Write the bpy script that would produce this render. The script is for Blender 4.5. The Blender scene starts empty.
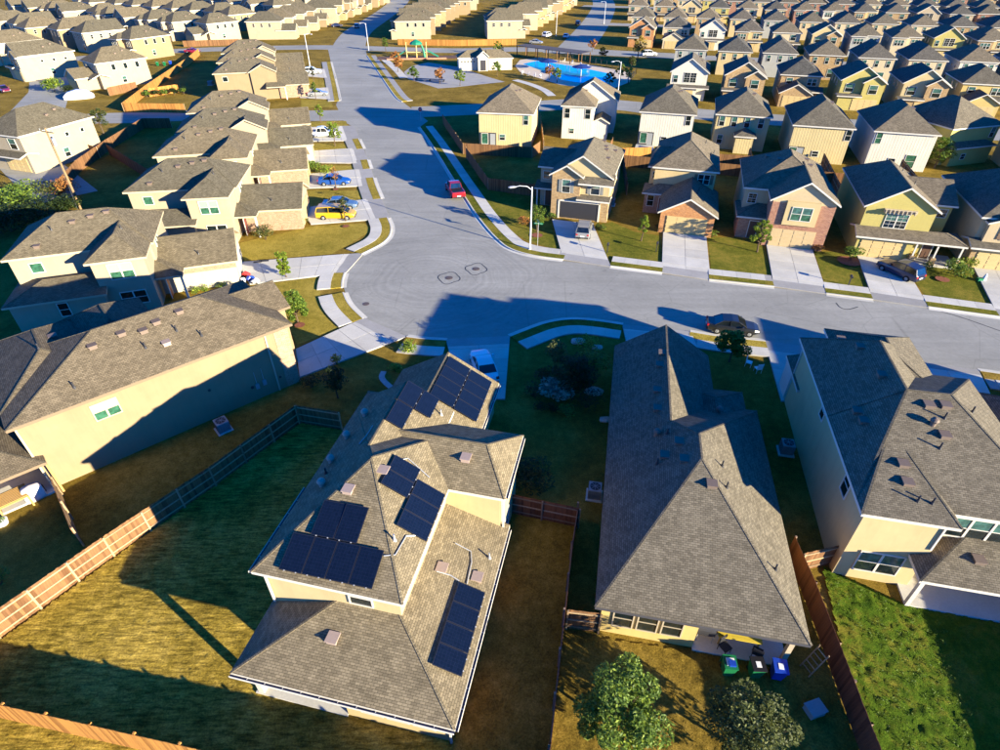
import bpy, math, random
from mathutils import Matrix, Vector
import numpy as np
R = math.radians
random.seed(7)
scene = bpy.context.scene
COL = scene.collection

# ---------------------------------------------------------------- camera, sky, sun, exposure
CAM_H, CAM_F, CAM_PITCH = 30.0, 583.0, 37.0        # height in metres, focal length for a 1000 px frame, degrees down
cd = bpy.data.cameras.new('camera'); cam = bpy.data.objects.new('camera', cd); COL.objects.link(cam)
cam.location = (0, 0, CAM_H); cam.rotation_euler = (R(90 - CAM_PITCH), 0, 0)
cd.sensor_width = 36.0; cd.lens = 36.0 * CAM_F / 1000.0; cd.clip_start = 0.5; cd.clip_end = 6000
scene.camera = cam
SUN_EL, SUN_TO = 12.6, -35.0                        # elevation; direction towards the sun, degrees from +X
world = bpy.data.worlds.new('World'); scene.world = world; world.use_nodes = True
wn = world.node_tree.nodes; wl = world.node_tree.links
sky = wn.new('ShaderNodeTexSky'); sky.sky_type = 'NISHITA'; sky.sun_disc = False
sky.sun_elevation = R(SUN_EL); sky.sun_rotation = R(90 - SUN_TO)
sky.ozone_density = 10.0; sky.air_density = 0.65; sky.dust_density = 0.0
hs = wn.new('ShaderNodeHueSaturation'); hs.inputs['Saturation'].default_value = 1.12        # the whole sky a deeper blue, evenly
wl.new(sky.outputs[0], hs.inputs['Color']); wl.new(hs.outputs[0], wn['Background'].inputs[0]); wn['Background'].inputs[1].default_value = 0.125
sd = bpy.data.lights.new('sun', 'SUN'); sun = bpy.data.objects.new('sun', sd); COL.objects.link(sun)
sd.energy = 5.0; sd.angle = R(0.5); sd.color = (1.0, 0.88, 0.63)
sv = Vector((math.cos(R(SUN_TO)) * math.cos(R(SUN_EL)), math.sin(R(SUN_TO)) * math.cos(R(SUN_EL)), math.sin(R(SUN_EL))))
sun.rotation_euler = sv.to_track_quat('Z', 'Y').to_euler()
scene.view_settings.view_transform = 'Standard'; scene.view_settings.look = 'None'
scene.view_settings.exposure = 1.95; scene.view_settings.gamma = 1.0
scene.cycles.diffuse_bounces = 2; scene.cycles.sample_clamp_indirect = 0.2

# measured from the photograph: a point of the frame back to the ground (or to height z)
_t = R(CAM_PITCH)
def gp(x, y, z=0.0):
    dx = x - 500.0; dy = 375.0 - y
    v = Vector((dx, CAM_F * math.cos(_t) + dy * math.sin(_t), -CAM_F * math.sin(_t) + dy * math.cos(_t)))
    k = (z - CAM_H) / v.z
    return (v.x * k, v.y * k)
def gps(pts, z=0.0): return [gp(x, y, z) for x, y in pts]

# ---------------------------------------------------------------- materials
MAT = {}
class NT:
    def __init__(s, name, rough=0.85, spec=0.3):
        m = bpy.data.materials.new(name); m.use_nodes = True; s.m = m; s.t = m.node_tree
        s.b = s.t.nodes['Principled BSDF']; s.b.inputs['Roughness'].default_value = rough
        s.b.inputs['Specular IOR Level'].default_value = spec; MAT[name] = m
    def n(s, typ, **kw):
        nd = s.t.nodes.new(typ)
        for k, v in kw.items():
            if k in nd.inputs.keys() if hasattr(nd.inputs, 'keys') else False: nd.inputs[k].default_value = v
            else: setattr(nd, k, v)
        return nd
    def l(s, a, b): s.t.links.new(a, b)
    def coord(s, kind='Object', scale=(1, 1, 1), rot=(0, 0, 0)):
        tc = s.n('ShaderNodeTexCoord'); mp = s.n('ShaderNodeMapping')
        mp.inputs['Scale'].default_value = scale; mp.inputs['Rotation'].default_value = rot
        s.l(tc.outputs[kind], mp.inputs[0]); return mp.outputs[0]
    def pos(s, scale=(1, 1, 1), rot=(0, 0, 0)):          # world position in metres
        g = s.n('ShaderNodeNewGeometry'); mp = s.n('ShaderNodeMapping')
        mp.inputs['Scale'].default_value = scale; mp.inputs['Rotation'].default_value = rot
        s.l(g.outputs['Position'], mp.inputs[0]); return mp.outputs[0]
    def noise(s, vec, scale, detail=4, rough=.6, dist=0):
        nd = s.n('ShaderNodeTexNoise'); nd.inputs['Scale'].default_value = scale; nd.inputs['Detail'].default_value = detail
        nd.inputs['Roughness'].default_value = rough; nd.inputs['Distortion'].default_value = dist
        s.l(vec, nd.inputs['Vector']); return nd.outputs['Fac']
    def ramp(s, fac, stops):
        nd = s.n('ShaderNodeValToRGB'); e = nd.color_ramp.elements
        while len(e) < len(stops): e.new(0.5)
        for i, (p, c) in enumerate(stops):
            e[i].position = p; e[i].color = (c[0], c[1], c[2], 1) if isinstance(c, tuple) else (c, c, c, 1)
        s.l(fac, nd.inputs[0]); return nd.outputs[0]
    def mix(s, f, a, b, mode='MIX'):
        nd = s.n('ShaderNodeMix', data_type='RGBA', blend_type=mode)
        for sock, v in ((nd.inputs[0], f), (nd.inputs[6], a), (nd.inputs[7], b)):
            if isinstance(v, (int, float)): sock.default_value = v
            elif isinstance(v, tuple): sock.default_value = (v[0], v[1], v[2], 1)
            else: s.l(v, sock)
        return nd.outputs[2]
    def math(s, op, a, b=0.0):
        nd = s.n('ShaderNodeMath', operation=op)
        for sock, v in ((nd.inputs[0], a), (nd.inputs[1], b)):
            if isinstance(v, (int, float)): sock.default_value = v
            else: s.l(v, sock)
        return nd.outputs[0]
    def bump(s, h, strength=.4, dist=.02):
        nd = s.n('ShaderNodeBump'); nd.inputs['Strength'].default_value = strength; nd.inputs['Distance'].default_value = dist
        s.l(h, nd.inputs['Height']); s.l(nd.outputs[0], s.b.inputs['Normal'])
    def col(s, c):
        if isinstance(c, tuple): s.b.inputs['Base Color'].default_value = (c[0], c[1], c[2], 1)
        else: s.l(c, s.b.inputs['Base Color'])
    def rnd(s):
        return s.n('ShaderNodeObjectInfo').outputs['Random']
def scl(c, k): return tuple(min(1, x * k) for x in c)

def m_shingle(name, c):
    k = NT(name, .95, .1); uv = k.coord('UV')
    br = k.n('ShaderNodeTexBrick'); br.offset = .5; br.inputs['Scale'].default_value = 1.0
    br.inputs['Brick Width'].default_value = .25; br.inputs['Row Height'].default_value = .12
    br.inputs['Mortar Size'].default_value = .011; br.inputs['Mortar Smooth'].default_value = .3; br.inputs['Bias'].default_value = -.1
    k.l(uv, br.inputs['Vector'])
    br.inputs['Color1'].default_value = (*scl(c, 1.18), 1); br.inputs['Color2'].default_value = (*scl(c, .70), 1); br.inputs['Mortar'].default_value = (*scl(c, .34), 1)
    w = k.ramp(k.noise(uv, 1.1, 4, .6), [(.3, .84), (.7, 1.12)])
    f = k.ramp(k.noise(uv, 26, 2, .7), [(.2, .72), (.8, 1.22)])
    st = k.ramp(k.noise(k.coord('UV', (1.4, .12, 1)), 1.6, 3, .6), [(.35, .9), (.7, 1.07)])     # streaks down the slope
    cc = k.mix(1.0, k.mix(1.0, k.mix(1.0, br.outputs[0], w, 'MULTIPLY'), f, 'MULTIPLY'), st, 'MULTIPLY')
    tint = k.ramp(k.rnd(), [(0, (.76, .78, .80)), (.5, (.98, .97, .95)), (1, (1.12, 1.05, .98))])
    k.col(k.mix(1.0, cc, tint, 'MULTIPLY'))
    k.bump(k.math('ADD', br.outputs['Fac'], k.math('MULTIPLY', k.noise(uv, 40, 2), .5)), .5, -.012)
m_shingle('shingle_tan', (.195, .168, .112)); m_shingle('shingle_umber', (.128, .110, .080)); m_shingle('shingle_olive', (.150, .130, .090)); m_shingle('shingle_brown', (.168, .146, .108)); m_shingle('shingle_grey', (.125, .117, .10))

def m_wall(name, c, kind='stucco'):
    k = NT(name, .9, .2); uv = k.coord('UV')
    b = k.ramp(k.noise(uv, .7, 4, .6), [(.3, scl(c, .93)), (.7, scl(c, 1.04))])
    if kind == 'stucco':
        k.bump(k.noise(uv, 30, 3, .7), .25, .01); f = b
    elif kind == 'siding':
        wv = k.n('ShaderNodeTexWave', wave_type='BANDS', bands_direction='Y', wave_profile='SAW'); wv.inputs['Scale'].default_value = .84
        k.l(k.coord('UV', (1, 1.9, 1)), wv.inputs['Vector']); k.bump(wv.outputs['Fac'], .6, .02)
        f = k.mix(.5, b, k.ramp(wv.outputs['Fac'], [(0, scl(c, .82)), (.12, c), (1, c)]))
    elif kind == 'batten':
        wv = k.n('ShaderNodeTexWave', wave_type='BANDS', bands_direction='X', wave_profile='SIN'); wv.inputs['Scale'].default_value = .76
        k.l(uv, wv.inputs['Vector']); h = k.ramp(wv.outputs['Fac'], [(.85, 0.0), (.95, 1.0)]); k.bump(h, .7, .03); f = b
    drt = k.ramp(k.noise(k.coord('UV', (2.2, .25, 1)), 1.2, 4, .65), [(.45, 1.0), (.85, .9)])
    k.col(k.mix(1.0, f, drt, 'MULTIPLY'))
m_wall('wall_cream', (.48, .375, .195)); m_wall('wall_yellow', (.50, .375, .14)); m_wall('wall_white', (.56, .53, .44), 'batten'); m_wall('wall_tan', (.40, .325, .22), 'siding')
m_wall('wall_sand', (.47, .37, .22), 'siding'); m_wall('wall_batten', (.48, .39, .20), 'batten'); m_wall('wall_olive', (.42, .355, .115), 'siding'); m_wall('wall_grey', (.34, .34, .31), 'siding'); m_wall('wall_pale', (.50, .415, .27))
m_wall('wall_butter_sun', (.245, .185, .108)); m_wall('wall_ivory_sun', (.33, .275, .19)); m_wall('wall_chalk', (.42, .38, .29))  # butter and ivory: cream paint darkened to offset the full sun on it

def m_brick(name, c1, c2, mo=(.5, .44, .36)):
    k = NT(name, .9, .2); uv = k.coord('UV'); br = k.n('ShaderNodeTexBrick'); br.inputs['Scale'].default_value = 1
    br.inputs['Brick Width'].default_value = .27; br.inputs['Row Height'].default_value = .095; br.inputs['Mortar Size'].default_value = .009
    k.l(uv, br.inputs['Vector'])
    br.inputs['Color1'].default_value = (*c1, 1); br.inputs['Color2'].default_value = (*c2, 1); br.inputs['Mortar'].default_value = (*mo, 1)
    w = k.ramp(k.noise(uv, 3.2, 4, .7), [(.3, .78), (.75, 1.2)]); k.col(k.mix(1.0, br.outputs[0], w, 'MULTIPLY')); k.bump(br.outputs['Fac'], .5, -.015)
m_brick('brick_orange', (.48, .235, .085), (.34, .145, .05), (.46, .36, .25)); m_brick('brick_tan', (.40, .275, .135), (.29, .185, .08), (.44, .37, .26)); m_brick('brick_red', (.36, .185, .11), (.25, .11, .07), (.44, .36, .28)); m_brick('brick_pink', (.34, .22, .145), (.28, .16, .095), (.4, .34, .26))

def m_plain(name, c, rough=.6, spec=.4, metal=0.0, var=.06, nscale=6):
    k = NT(name, rough, spec); k.b.inputs['Metallic'].default_value = metal
    k.col(k.ramp(k.noise(k.coord('Object'), nscale, 3), [(.3, scl(c, 1 - var)), (.7, scl(c, 1 + var))]))
    return k
m_plain('trim_white', (.55, .52, .45), .6); m_plain('trim_cream', (.42, .35, .24), .6); m_plain('trim_dark', (.06, .06, .07), .5); m_plain('metal_grey', (.42, .43, .44), .45, .5, .4)
m_plain('metal_dark', (.03, .03, .035), .5); m_plain('vent_brown', (.15, .11, .085), .7); m_plain('vent_pink', (.36, .27, .22), .7); m_plain('gutter_dark', (.02, .025, .06), .4)
m_plain('garage_cream', (.50, .37, .165), .7); m_plain('garage_tan', (.44, .33, .18), .7); m_plain('garage_white', (.48, .44, .36), .7)
m_plain('door_brown', (.10, .05, .03), .6); m_plain('door_red', (.16, .04, .03), .6); m_plain('shutter_dark', (.06, .06, .05), .7); m_plain('shutter_grey', (.20, .20, .18), .7); m_plain('shutter_brown', (.16, .10, .06), .7)
m_plain('lumber', (.45, .26, .08), .8); m_plain('plastic_green', (.01, .14, .05), .4); m_plain('plastic_blue', (.01, .05, .36), .4); m_plain('plastic_white', (.75, .75, .72), .4); m_plain('plastic_black', (.015, .015, .018), .4)
m_plain('plastic_yellow', (.6, .45, .05), .5); m_plain('plastic_red', (.5, .03, .03), .5); m_plain('cloth_white', (.66, .58, .56), .9); m_plain('cloth_blue', (.006, .03, .16), .8); m_plain('pot_green', (.02, .20, .06), .5)
m_plain('rock', (.42, .38, .32), .9, var=.2); m_plain('mulch', (.10, .05, .03), .95, var=.4); m_plain('mulch_red', (.22, .07, .035), .95, var=.3); m_plain('magenta', (.5, .02, .2), .8)
m_plain('ac_grey', (.26, .27, .27), .6); m_plain('pool_deck', (.55, .46, .35), .9); m_plain('sign_red', (.45, .01, .015), .5); m_plain('sign_green', (.0, .16, .06), .5); m_plain('pavilion', (.07, .06, .06), .8)
m_plain('play_tan', (.6, .42, .16), .6); m_plain('play_green', (.01, .18, .10), .5); m_plain('paint_line', (.7, .7, .66), .8); m_plain('tar', (.012, .013, .016), .6); m_plain('iron', (.10, .075, .06), .6, var=.3); m_plain('conduit', (.50, .50, .48), .4, .5, .5)
m_plain('fascia_brown', (.17, .12, .075), .7); m_plain('pole_white', (.62, .63, .64), .5); m_plain('stone_edge', (.38, .36, .33), .9, var=.2)

def m_glass(name, c, rough=.06, spec=.9):
    k = NT(name, rough, spec); k.col(k.mix(k.ramp(k.noise(k.coord('Object'), 2.2, 2), [(.4, 0.), (.6, 1.)]), c, scl(c, .55)))
m_glass('glass_teal', (.06, .155, .135)); m_glass('glass_dark', (.012, .02, .022)); m_glass('glass_green', (.04, .13, .08)); m_glass('glass_car', (.008, .012, .016))
k = NT('blind_pale', .5, .6); k.col((.22, .30, .25))

# solar cells
k = NT('solar_cell', .22, .5); uv = k.coord('UV')
ck = k.n('ShaderNodeTexBrick'); ck.offset = 0; ck.inputs['Scale'].default_value = 1; ck.inputs['Brick Width'].default_value = .165; ck.inputs['Row Height'].default_value = .165; ck.inputs['Mortar Size'].default_value = .003
k.l(uv, ck.inputs['Vector']); ck.inputs['Color1'].default_value = (.003, .006, .015, 1); ck.inputs['Color2'].default_value = (.004, .008, .020, 1); ck.inputs['Mortar'].default_value = (.012, .015, .04, 1)
k.col(ck.outputs[0])
m_plain('solar_frame', (.02, .022, .034), .4, .5, .3)

# paving
k = NT('asphalt', .9, .2); p = k.pos()
a = k.ramp(k.noise(p, .11, 5, .62), [(.3, (.25, .246, .218)), (.7, (.335, .328, .29))])
b = k.ramp(k.noise(p, 2.4, 5, .75), [(.25, .86), (.8, 1.12)])
st = k.ramp(k.noise(k.pos((.05, .8, 1), (0, 0, R(16.2))), 1.0, 5, .6), [(.35, .90), (.7, 1.07)])
vo = k.n('ShaderNodeTexVoronoi', feature='DISTANCE_TO_EDGE'); vo.inputs['Scale'].default_value = .16
k.l(k.mix(.12, p, k.n('ShaderNodeTexNoise').outputs['Color']), vo.inputs['Vector'])
cr = k.ramp(vo.outputs['Distance'], [(.0, .80), (.006, 1.0)])
sub = k.n('ShaderNodeVectorMath', operation='SUBTRACT'); k.l(p, sub.inputs[0]); sub.inputs[1].default_value = (-7.5, 57.5, 0)      # tyre scrub round the turning circle
ln = k.n('ShaderNodeVectorMath', operation='LENGTH'); k.l(sub.outputs[0], ln.inputs[0])
rn = k.n('ShaderNodeTexNoise', noise_dimensions='1D'); rn.inputs['Scale'].default_value = 2.2; rn.inputs['Detail'].default_value = 5; k.l(k.math('ADD', ln.outputs['Value'], k.math('MULTIPLY', k.noise(p, .15, 2), 3.0)), rn.inputs['W'])
rng = k.mix(k.ramp(k.math('DIVIDE', ln.outputs['Value'], 14.0), [(.15, 1.0), (.8, 1.0), (1.0, 0.0)]), (1, 1, 1), k.ramp(rn.outputs['Fac'], [(.35, .93), (.65, 1.05)]))
oil = k.ramp(k.noise(p, .9, 3, .5), [(.66, 1.0), (.74, .82)])
cc = k.mix(1.0, k.mix(1.0, k.mix(1.0, a, b, 'MULTIPLY'), st, 'MULTIPLY'), cr, 'MULTIPLY')
k.col(k.mix(1.0, k.mix(1.0, cc, rng, 'MULTIPLY'), oil, 'MULTIPLY')); k.bump(k.noise(p, 45, 3), .3, .01)
def m_conc(name, c):
    k = NT(name, .9, .25); p = k.pos()
    a = k.ramp(k.noise(p, .5, 5, .65), [(.3, scl(c, .86)), (.72, scl(c, 1.06))]); b = k.ramp(k.noise(p, 7, 4, .7), [(.3, .9), (.7, 1.06)])
    t = k.ramp(k.rnd(), [(0, .9), (1, 1.06)])
    k.col(k.mix(1.0, k.mix(1.0, a, b, 'MULTIPLY'), t, 'MULTIPLY')); k.bump(k.noise(p, 30, 3), .2, .006)
m_conc('concrete', (.54, .52, .46)); m_conc('kerb_concrete', (.56, .54, .47)); m_conc('concrete_grey', (.33, .32, .30))

# grasses: dormant bermuda, greener front lawns, weedy yard
def m_grass(name, cols, streak=None, sc=1.0, bump=.7):
    k = NT(name, .95, .05); p = k.pos()
    a = k.ramp(k.math('ADD', k.math('MULTIPLY', k.noise(p, .22 * sc, 5, .62), .5), k.math('MULTIPLY', k.noise(p, 1.5 * sc, 6, .75), .5)), [(.36, cols[0]), (.48, cols[1]), (.6, cols[2])])
    f = k.noise(p, 11 * sc, 5, .8); b = k.ramp(f, [(.3, .38), (.7, 1.55)])
    c2 = k.mix(1.0, a, b, 'MULTIPLY'); h = f
    if streak is not None:
        s2 = k.noise(k.pos((.9, 5.5, 1), (0, 0, R(streak))), 1.0, 5, .7); c2 = k.mix(1.0, c2, k.ramp(s2, [(.36, .42), (.64, 1.4)]), 'MULTIPLY'); h = k.math('ADD', f, s2)
    k.col(c2); k.bump(h, bump, .10)
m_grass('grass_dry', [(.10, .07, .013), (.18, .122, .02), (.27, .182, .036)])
m_grass('grass_mown', [(.15, .108, .016), (.285, .20, .03), (.44, .31, .06)], streak=-33)
m_grass('grass_green', [(.07, .085, .010), (.125, .125, .016), (.21, .17, .028)])
m_grass('grass_gold', [(.17, .14, .02), (.26, .20, .032), (.35, .265, .05)])
m_grass('grass_weed', [(.035, .08, .006), (.08, .135, .010), (.18, .17, .022)], sc=1.4, bump=1.0)
m_grass('ground_far', [(.13, .10, .03), (.17, .13, .04), (.22, .17, .06)])
k = NT('scrub', .95, .05); p = k.pos(); k.col(k.ramp(k.noise(p, .8, 6, .8), [(.3, (.02, .02, .008)), (.5, (.07, .06, .02)), (.7, (.14, .11, .04))]))

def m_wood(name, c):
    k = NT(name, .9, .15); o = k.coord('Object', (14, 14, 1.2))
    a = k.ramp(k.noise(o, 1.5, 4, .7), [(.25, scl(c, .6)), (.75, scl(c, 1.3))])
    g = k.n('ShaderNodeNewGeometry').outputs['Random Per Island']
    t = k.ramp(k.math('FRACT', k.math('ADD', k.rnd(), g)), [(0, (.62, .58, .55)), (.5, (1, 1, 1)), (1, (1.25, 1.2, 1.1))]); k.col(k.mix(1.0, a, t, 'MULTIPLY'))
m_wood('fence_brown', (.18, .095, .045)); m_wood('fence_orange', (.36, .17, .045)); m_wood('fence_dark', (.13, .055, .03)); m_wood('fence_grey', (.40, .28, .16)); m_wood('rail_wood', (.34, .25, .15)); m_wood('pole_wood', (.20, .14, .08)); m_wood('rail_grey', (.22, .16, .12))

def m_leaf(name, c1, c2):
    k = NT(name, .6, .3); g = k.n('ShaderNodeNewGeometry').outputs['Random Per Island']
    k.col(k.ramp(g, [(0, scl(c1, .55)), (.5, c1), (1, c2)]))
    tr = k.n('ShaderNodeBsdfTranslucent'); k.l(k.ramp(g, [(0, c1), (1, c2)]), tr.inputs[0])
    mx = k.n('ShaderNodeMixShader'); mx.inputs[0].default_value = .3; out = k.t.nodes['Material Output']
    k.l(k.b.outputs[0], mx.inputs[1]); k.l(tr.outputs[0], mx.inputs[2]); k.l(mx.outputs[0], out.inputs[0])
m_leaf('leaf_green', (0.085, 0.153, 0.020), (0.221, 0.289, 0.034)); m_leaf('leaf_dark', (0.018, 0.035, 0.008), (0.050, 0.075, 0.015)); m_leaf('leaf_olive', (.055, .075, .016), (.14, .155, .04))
m_leaf('leaf_lime', (0.136, 0.221, 0.020), (0.306, 0.357, 0.034)); m_leaf('leaf_rust', (0.340, 0.136, 0.034), (0.578, 0.289, 0.068)); m_leaf('leaf_gold', (0.340, 0.238, 0.034), (0.578, 0.425, 0.085)); m_leaf('leaf_silver', (0.204, 0.238, 0.187), (0.442, 0.459, 0.323)); m_leaf('leaf_weed', (0.060, 0.119, 0.010), (0.170, 0.238, 0.025))
k = NT('bark', .95, .1); k.col(k.ramp(k.noise(k.coord('Object', (8, 8, 1.5)), 3, 4, .7), [(.3, (.05, .035, .022)), (.7, (.14, .10, .07))]))
k = NT('water', .03, .5); p = k.pos(); k.col(k.ramp(k.noise(p, .5, 4), [(.3, (.01, .26, .56)), (.7, (.03, .44, .74))])); k.bump(k.noise(p, 1.6, 3), .25, .03)
def m_paint(name, c):
    k = NT(name, .28, .5); k.b.inputs['Coat Weight'].default_value = .6; k.b.inputs['Coat Roughness'].default_value = .08; k.col(c)
for nm, c in dict(paint_black=(.012, .014, .018), paint_navy=(.01, .015, .05), paint_white=(.72, .73, .74), paint_silver=(.20, .205, .21), paint_red=(.25, .008, .015), paint_yellow=(.46, .28, .012), paint_blue=(.015, .065, .26), paint_bluegrey=(.07, .12, .2), paint_maroon=(.18, .01, .03)).items(): m_paint(nm, c)
k = NT('tyre', .9, .2); k.col((.012, .012, .013))
k = NT('lamp_red', .3, .5); k.col((.35, .01, .01)); k = NT('lamp_clear', .15, .6); k.col((.7, .7, .68))

# ---------------------------------------------------------------- mesh helpers
def tag(o, label=None, cat=None, group=None, kind=None):
    if label: o['label'] = label
    if cat: o['category'] = cat
    if group: o['group'] = group
    if kind: o['kind'] = kind
    return o
def link(o, parent=None, loc=None, rz=None):
    COL.objects.link(o)
    if parent is not None: o.parent = parent
    if loc is not None: o.location = loc
    if rz is not None: o.rotation_euler = (0, 0, rz)
    return o
def empty(name, loc=(0, 0, 0), rz=0.0):
    o = bpy.data.objects.new(name, None); o.empty_display_size = .5
    return link(o, None, loc, rz)
def inst(name, mesh, parent=None, loc=(0, 0, 0), rz=0.0):
    return link(bpy.data.objects.new(name, mesh), parent, loc, rz)
def copy_tree(o, parent=None):
    c = o.copy(); COL.objects.link(c); c.parent = parent
    for ch in o.children: copy_tree(ch, c)
    return c
class MB:
    def __init__(s): s.v = []; s.f = []; s.m = []; s.mats = []
    def mi(s, m):
        if m not in s.mats: s.mats.append(m)
        return s.mats.index(m)
    def poly(s, pts, mat):
        n = len(s.v); s.v += [tuple(p) for p in pts]; s.f.append(tuple(range(n, n + len(pts)))); s.m.append(s.mi(mat))
    def box(s, x0, x1, y0, y1, z0, z1, mat, bottom=True):
        n = len(s.v); s.v += [(x0, y0, z0), (x1, y0, z0), (x1, y1, z0), (x0, y1, z0), (x0, y0, z1), (x1, y0, z1), (x1, y1, z1), (x0, y1, z1)]
        fs = [(0, 1, 5, 4), (1, 2, 6, 5), (2, 3, 7, 6), (3, 0, 4, 7), (4, 5, 6, 7)] + ([(3, 2, 1, 0)] if bottom else [])
        for f in fs: s.f.append(tuple(n + i for i in f)); s.m.append(s.mi(mat))
    def bar(s, a, b, w, h, mat):                     # box along a-b, width w (horizontal), height h
        a = Vector(a); b = Vector(b); d = (b - a).normalized(); sd_ = Vector((-d.y, d.x, 0))
        if sd_.length < 1e-4: sd_ = Vector((1, 0, 0))
        sd_.normalize(); up = d.cross(sd_) * -1; up = sd_.cross(d) * -1
        if up.z < 0: up = -up
        n = len(s.v)
        for p in (a, b):
            for i, j in ((-1, -1), (1, -1), (1, 1), (-1, 1)): s.v.append(tuple(p + sd_ * (i * w / 2) + up * (j * h / 2)))
        for f in ((0, 1, 5, 4), (1, 2, 6, 5), (2, 3, 7, 6), (3, 0, 4, 7), (3, 2, 1, 0), (4, 5, 6, 7)): s.f.append(tuple(n + i for i in f)); s.m.append(s.mi(mat))
    def tube(s, pts, rads, mat, seg=7, cap=True):
        rings = []
        for i, p in enumerate(pts):
            p = Vector(p); q = Vector(pts[min(i + 1, len(pts) - 1)]); q0 = Vector(pts[max(i - 1, 0)]); d = (q - q0).normalized()
            a = d.cross(Vector((0, 0, 1)) if abs(d.z) < .9 else Vector((1, 0, 0))).normalized(); b = d.cross(a)
            n = len(s.v); rings.append(n)
            for k in range(seg):
                t = 2 * math.pi * k / seg; s.v.append(tuple(p + (a * math.cos(t) + b * math.sin(t)) * rads[i]))
        for r0, r1 in zip(rings, rings[1:]):
            for k in range(seg): s.f.append((r0 + k, r1 + k, r1 + (k + 1) % seg, r0 + (k + 1) % seg)); s.m.append(s.mi(mat))
        if cap:
            s.f.append(tuple(rings[0] + k for k in range(seg))); s.m.append(s.mi(mat)); s.f.append(tuple(rings[-1] + seg - 1 - k for k in range(seg))); s.m.append(s.mi(mat))
    def prism(s, pts, z0, z1, mat, side=None, bottom=False):   # polygon (ccw) raised from z0 to z1
        s.poly([(x, y, z1) for x, y in pts], mat); n = len(pts)
        for i in range(n):
            a, b = pts[i], pts[(i + 1) % n]; s.poly([(a[0], a[1], z0), (b[0], b[1], z0), (b[0], b[1], z1), (a[0], a[1], z1)], side or mat)
        if bottom: s.poly([(x, y, z0) for x, y in reversed(pts)], side or mat)
    def mesh(s, name, uv=True, smooth=False):
        me = bpy.data.meshes.new(name); me.from_pydata(s.v, [], s.f)
        for m in s.mats: me.materials.append(MAT[m])
        if len(s.mats) > 1: me.polygons.foreach_set('material_index', s.m)
        if uv and s.f:
            ul = me.uv_layers.new(name='UVMap'); out = []
            for f in s.f:
                a, b, c = (Vector(s.v[f[i]]) for i in (0, 1, 2)); n = (b - a).cross(c - a)
                if len(f) > 3 and n.length < 1e-9: n = (c - a).cross(Vector(s.v[f[3]]) - a)
                n.normalize() if n.length > 1e-9 else None
                if abs(n.z) > .999: u = Vector((1, 0, 0)); w = Vector((0, 1, 0))
                else: u = Vector((-n.y, n.x, 0)).normalized(); w = n.cross(u)
                for i in f:
                    p = Vector(s.v[i]); out += [p.dot(u), p.dot(w)]
            ul.data.foreach_set('uv', out)
        if smooth: me.polygons.foreach_set('use_smooth', [True] * len(s.f))
        me.update(); return me
    def build(s, name, parent=None, loc=(0, 0, 0), rz=0.0, **kw): return inst(name, s.mesh(name, **kw), parent, loc, rz)
def ccw(pts):
    a = sum(p[0] * q[1] - q[0] * p[1] for p, q in zip(pts, pts[1:] + pts[:1])); return pts if a > 0 else pts[::-1]
def sheet(name, pts, z, mat, kind='structure', z0=None, side=None, parent=None, label=None):
    pts = ccw([tuple(p) for p in pts]); mb = MB()
    if z0 is None: mb.poly([(x, y, z) for x, y in pts], mat)
    else: mb.prism(pts, z0, z, mat, side)
    o = mb.build(name, parent)
    if parent is None: tag(o, label, kind=kind)
    return o
def offset_line(pts, d):
    out = []
    for i, p in enumerate(pts):
        a = pts[max(i - 1, 0)]; b = pts[min(i + 1, len(pts) - 1)]; dx, dy = b[0] - a[0], b[1] - a[1]; L = math.hypot(dx, dy) or 1
        out.append((p[0] - dy / L * d, p[1] + dx / L * d))
    return out
def resample(pts, step):
    seg = [math.dist(a, b) for a, b in zip(pts, pts[1:])]; L = sum(seg); n = max(1, round(L / step)); out = []
    for k in range(n + 1):
        t = L * k / n; i = 0
        while i < len(seg) - 1 and t > seg[i]: t -= seg[i]; i += 1
        f = t / seg[i] if seg[i] else 0; a, b = pts[i], pts[i + 1]; out.append((a[0] + (b[0] - a[0]) * f, a[1] + (b[1] - a[1]) * f))
    return out
def smooth(pts, it=2):
    for _ in range(it):
        o = [pts[0]]
        for a, b in zip(pts, pts[1:]): o += [(a[0] * .75 + b[0] * .25, a[1] * .75 + b[1] * .25), (a[0] * .25 + b[0] * .75, a[1] * .25 + b[1] * .75)]
        pts = o + [pts[-1]]
    return pts

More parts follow.
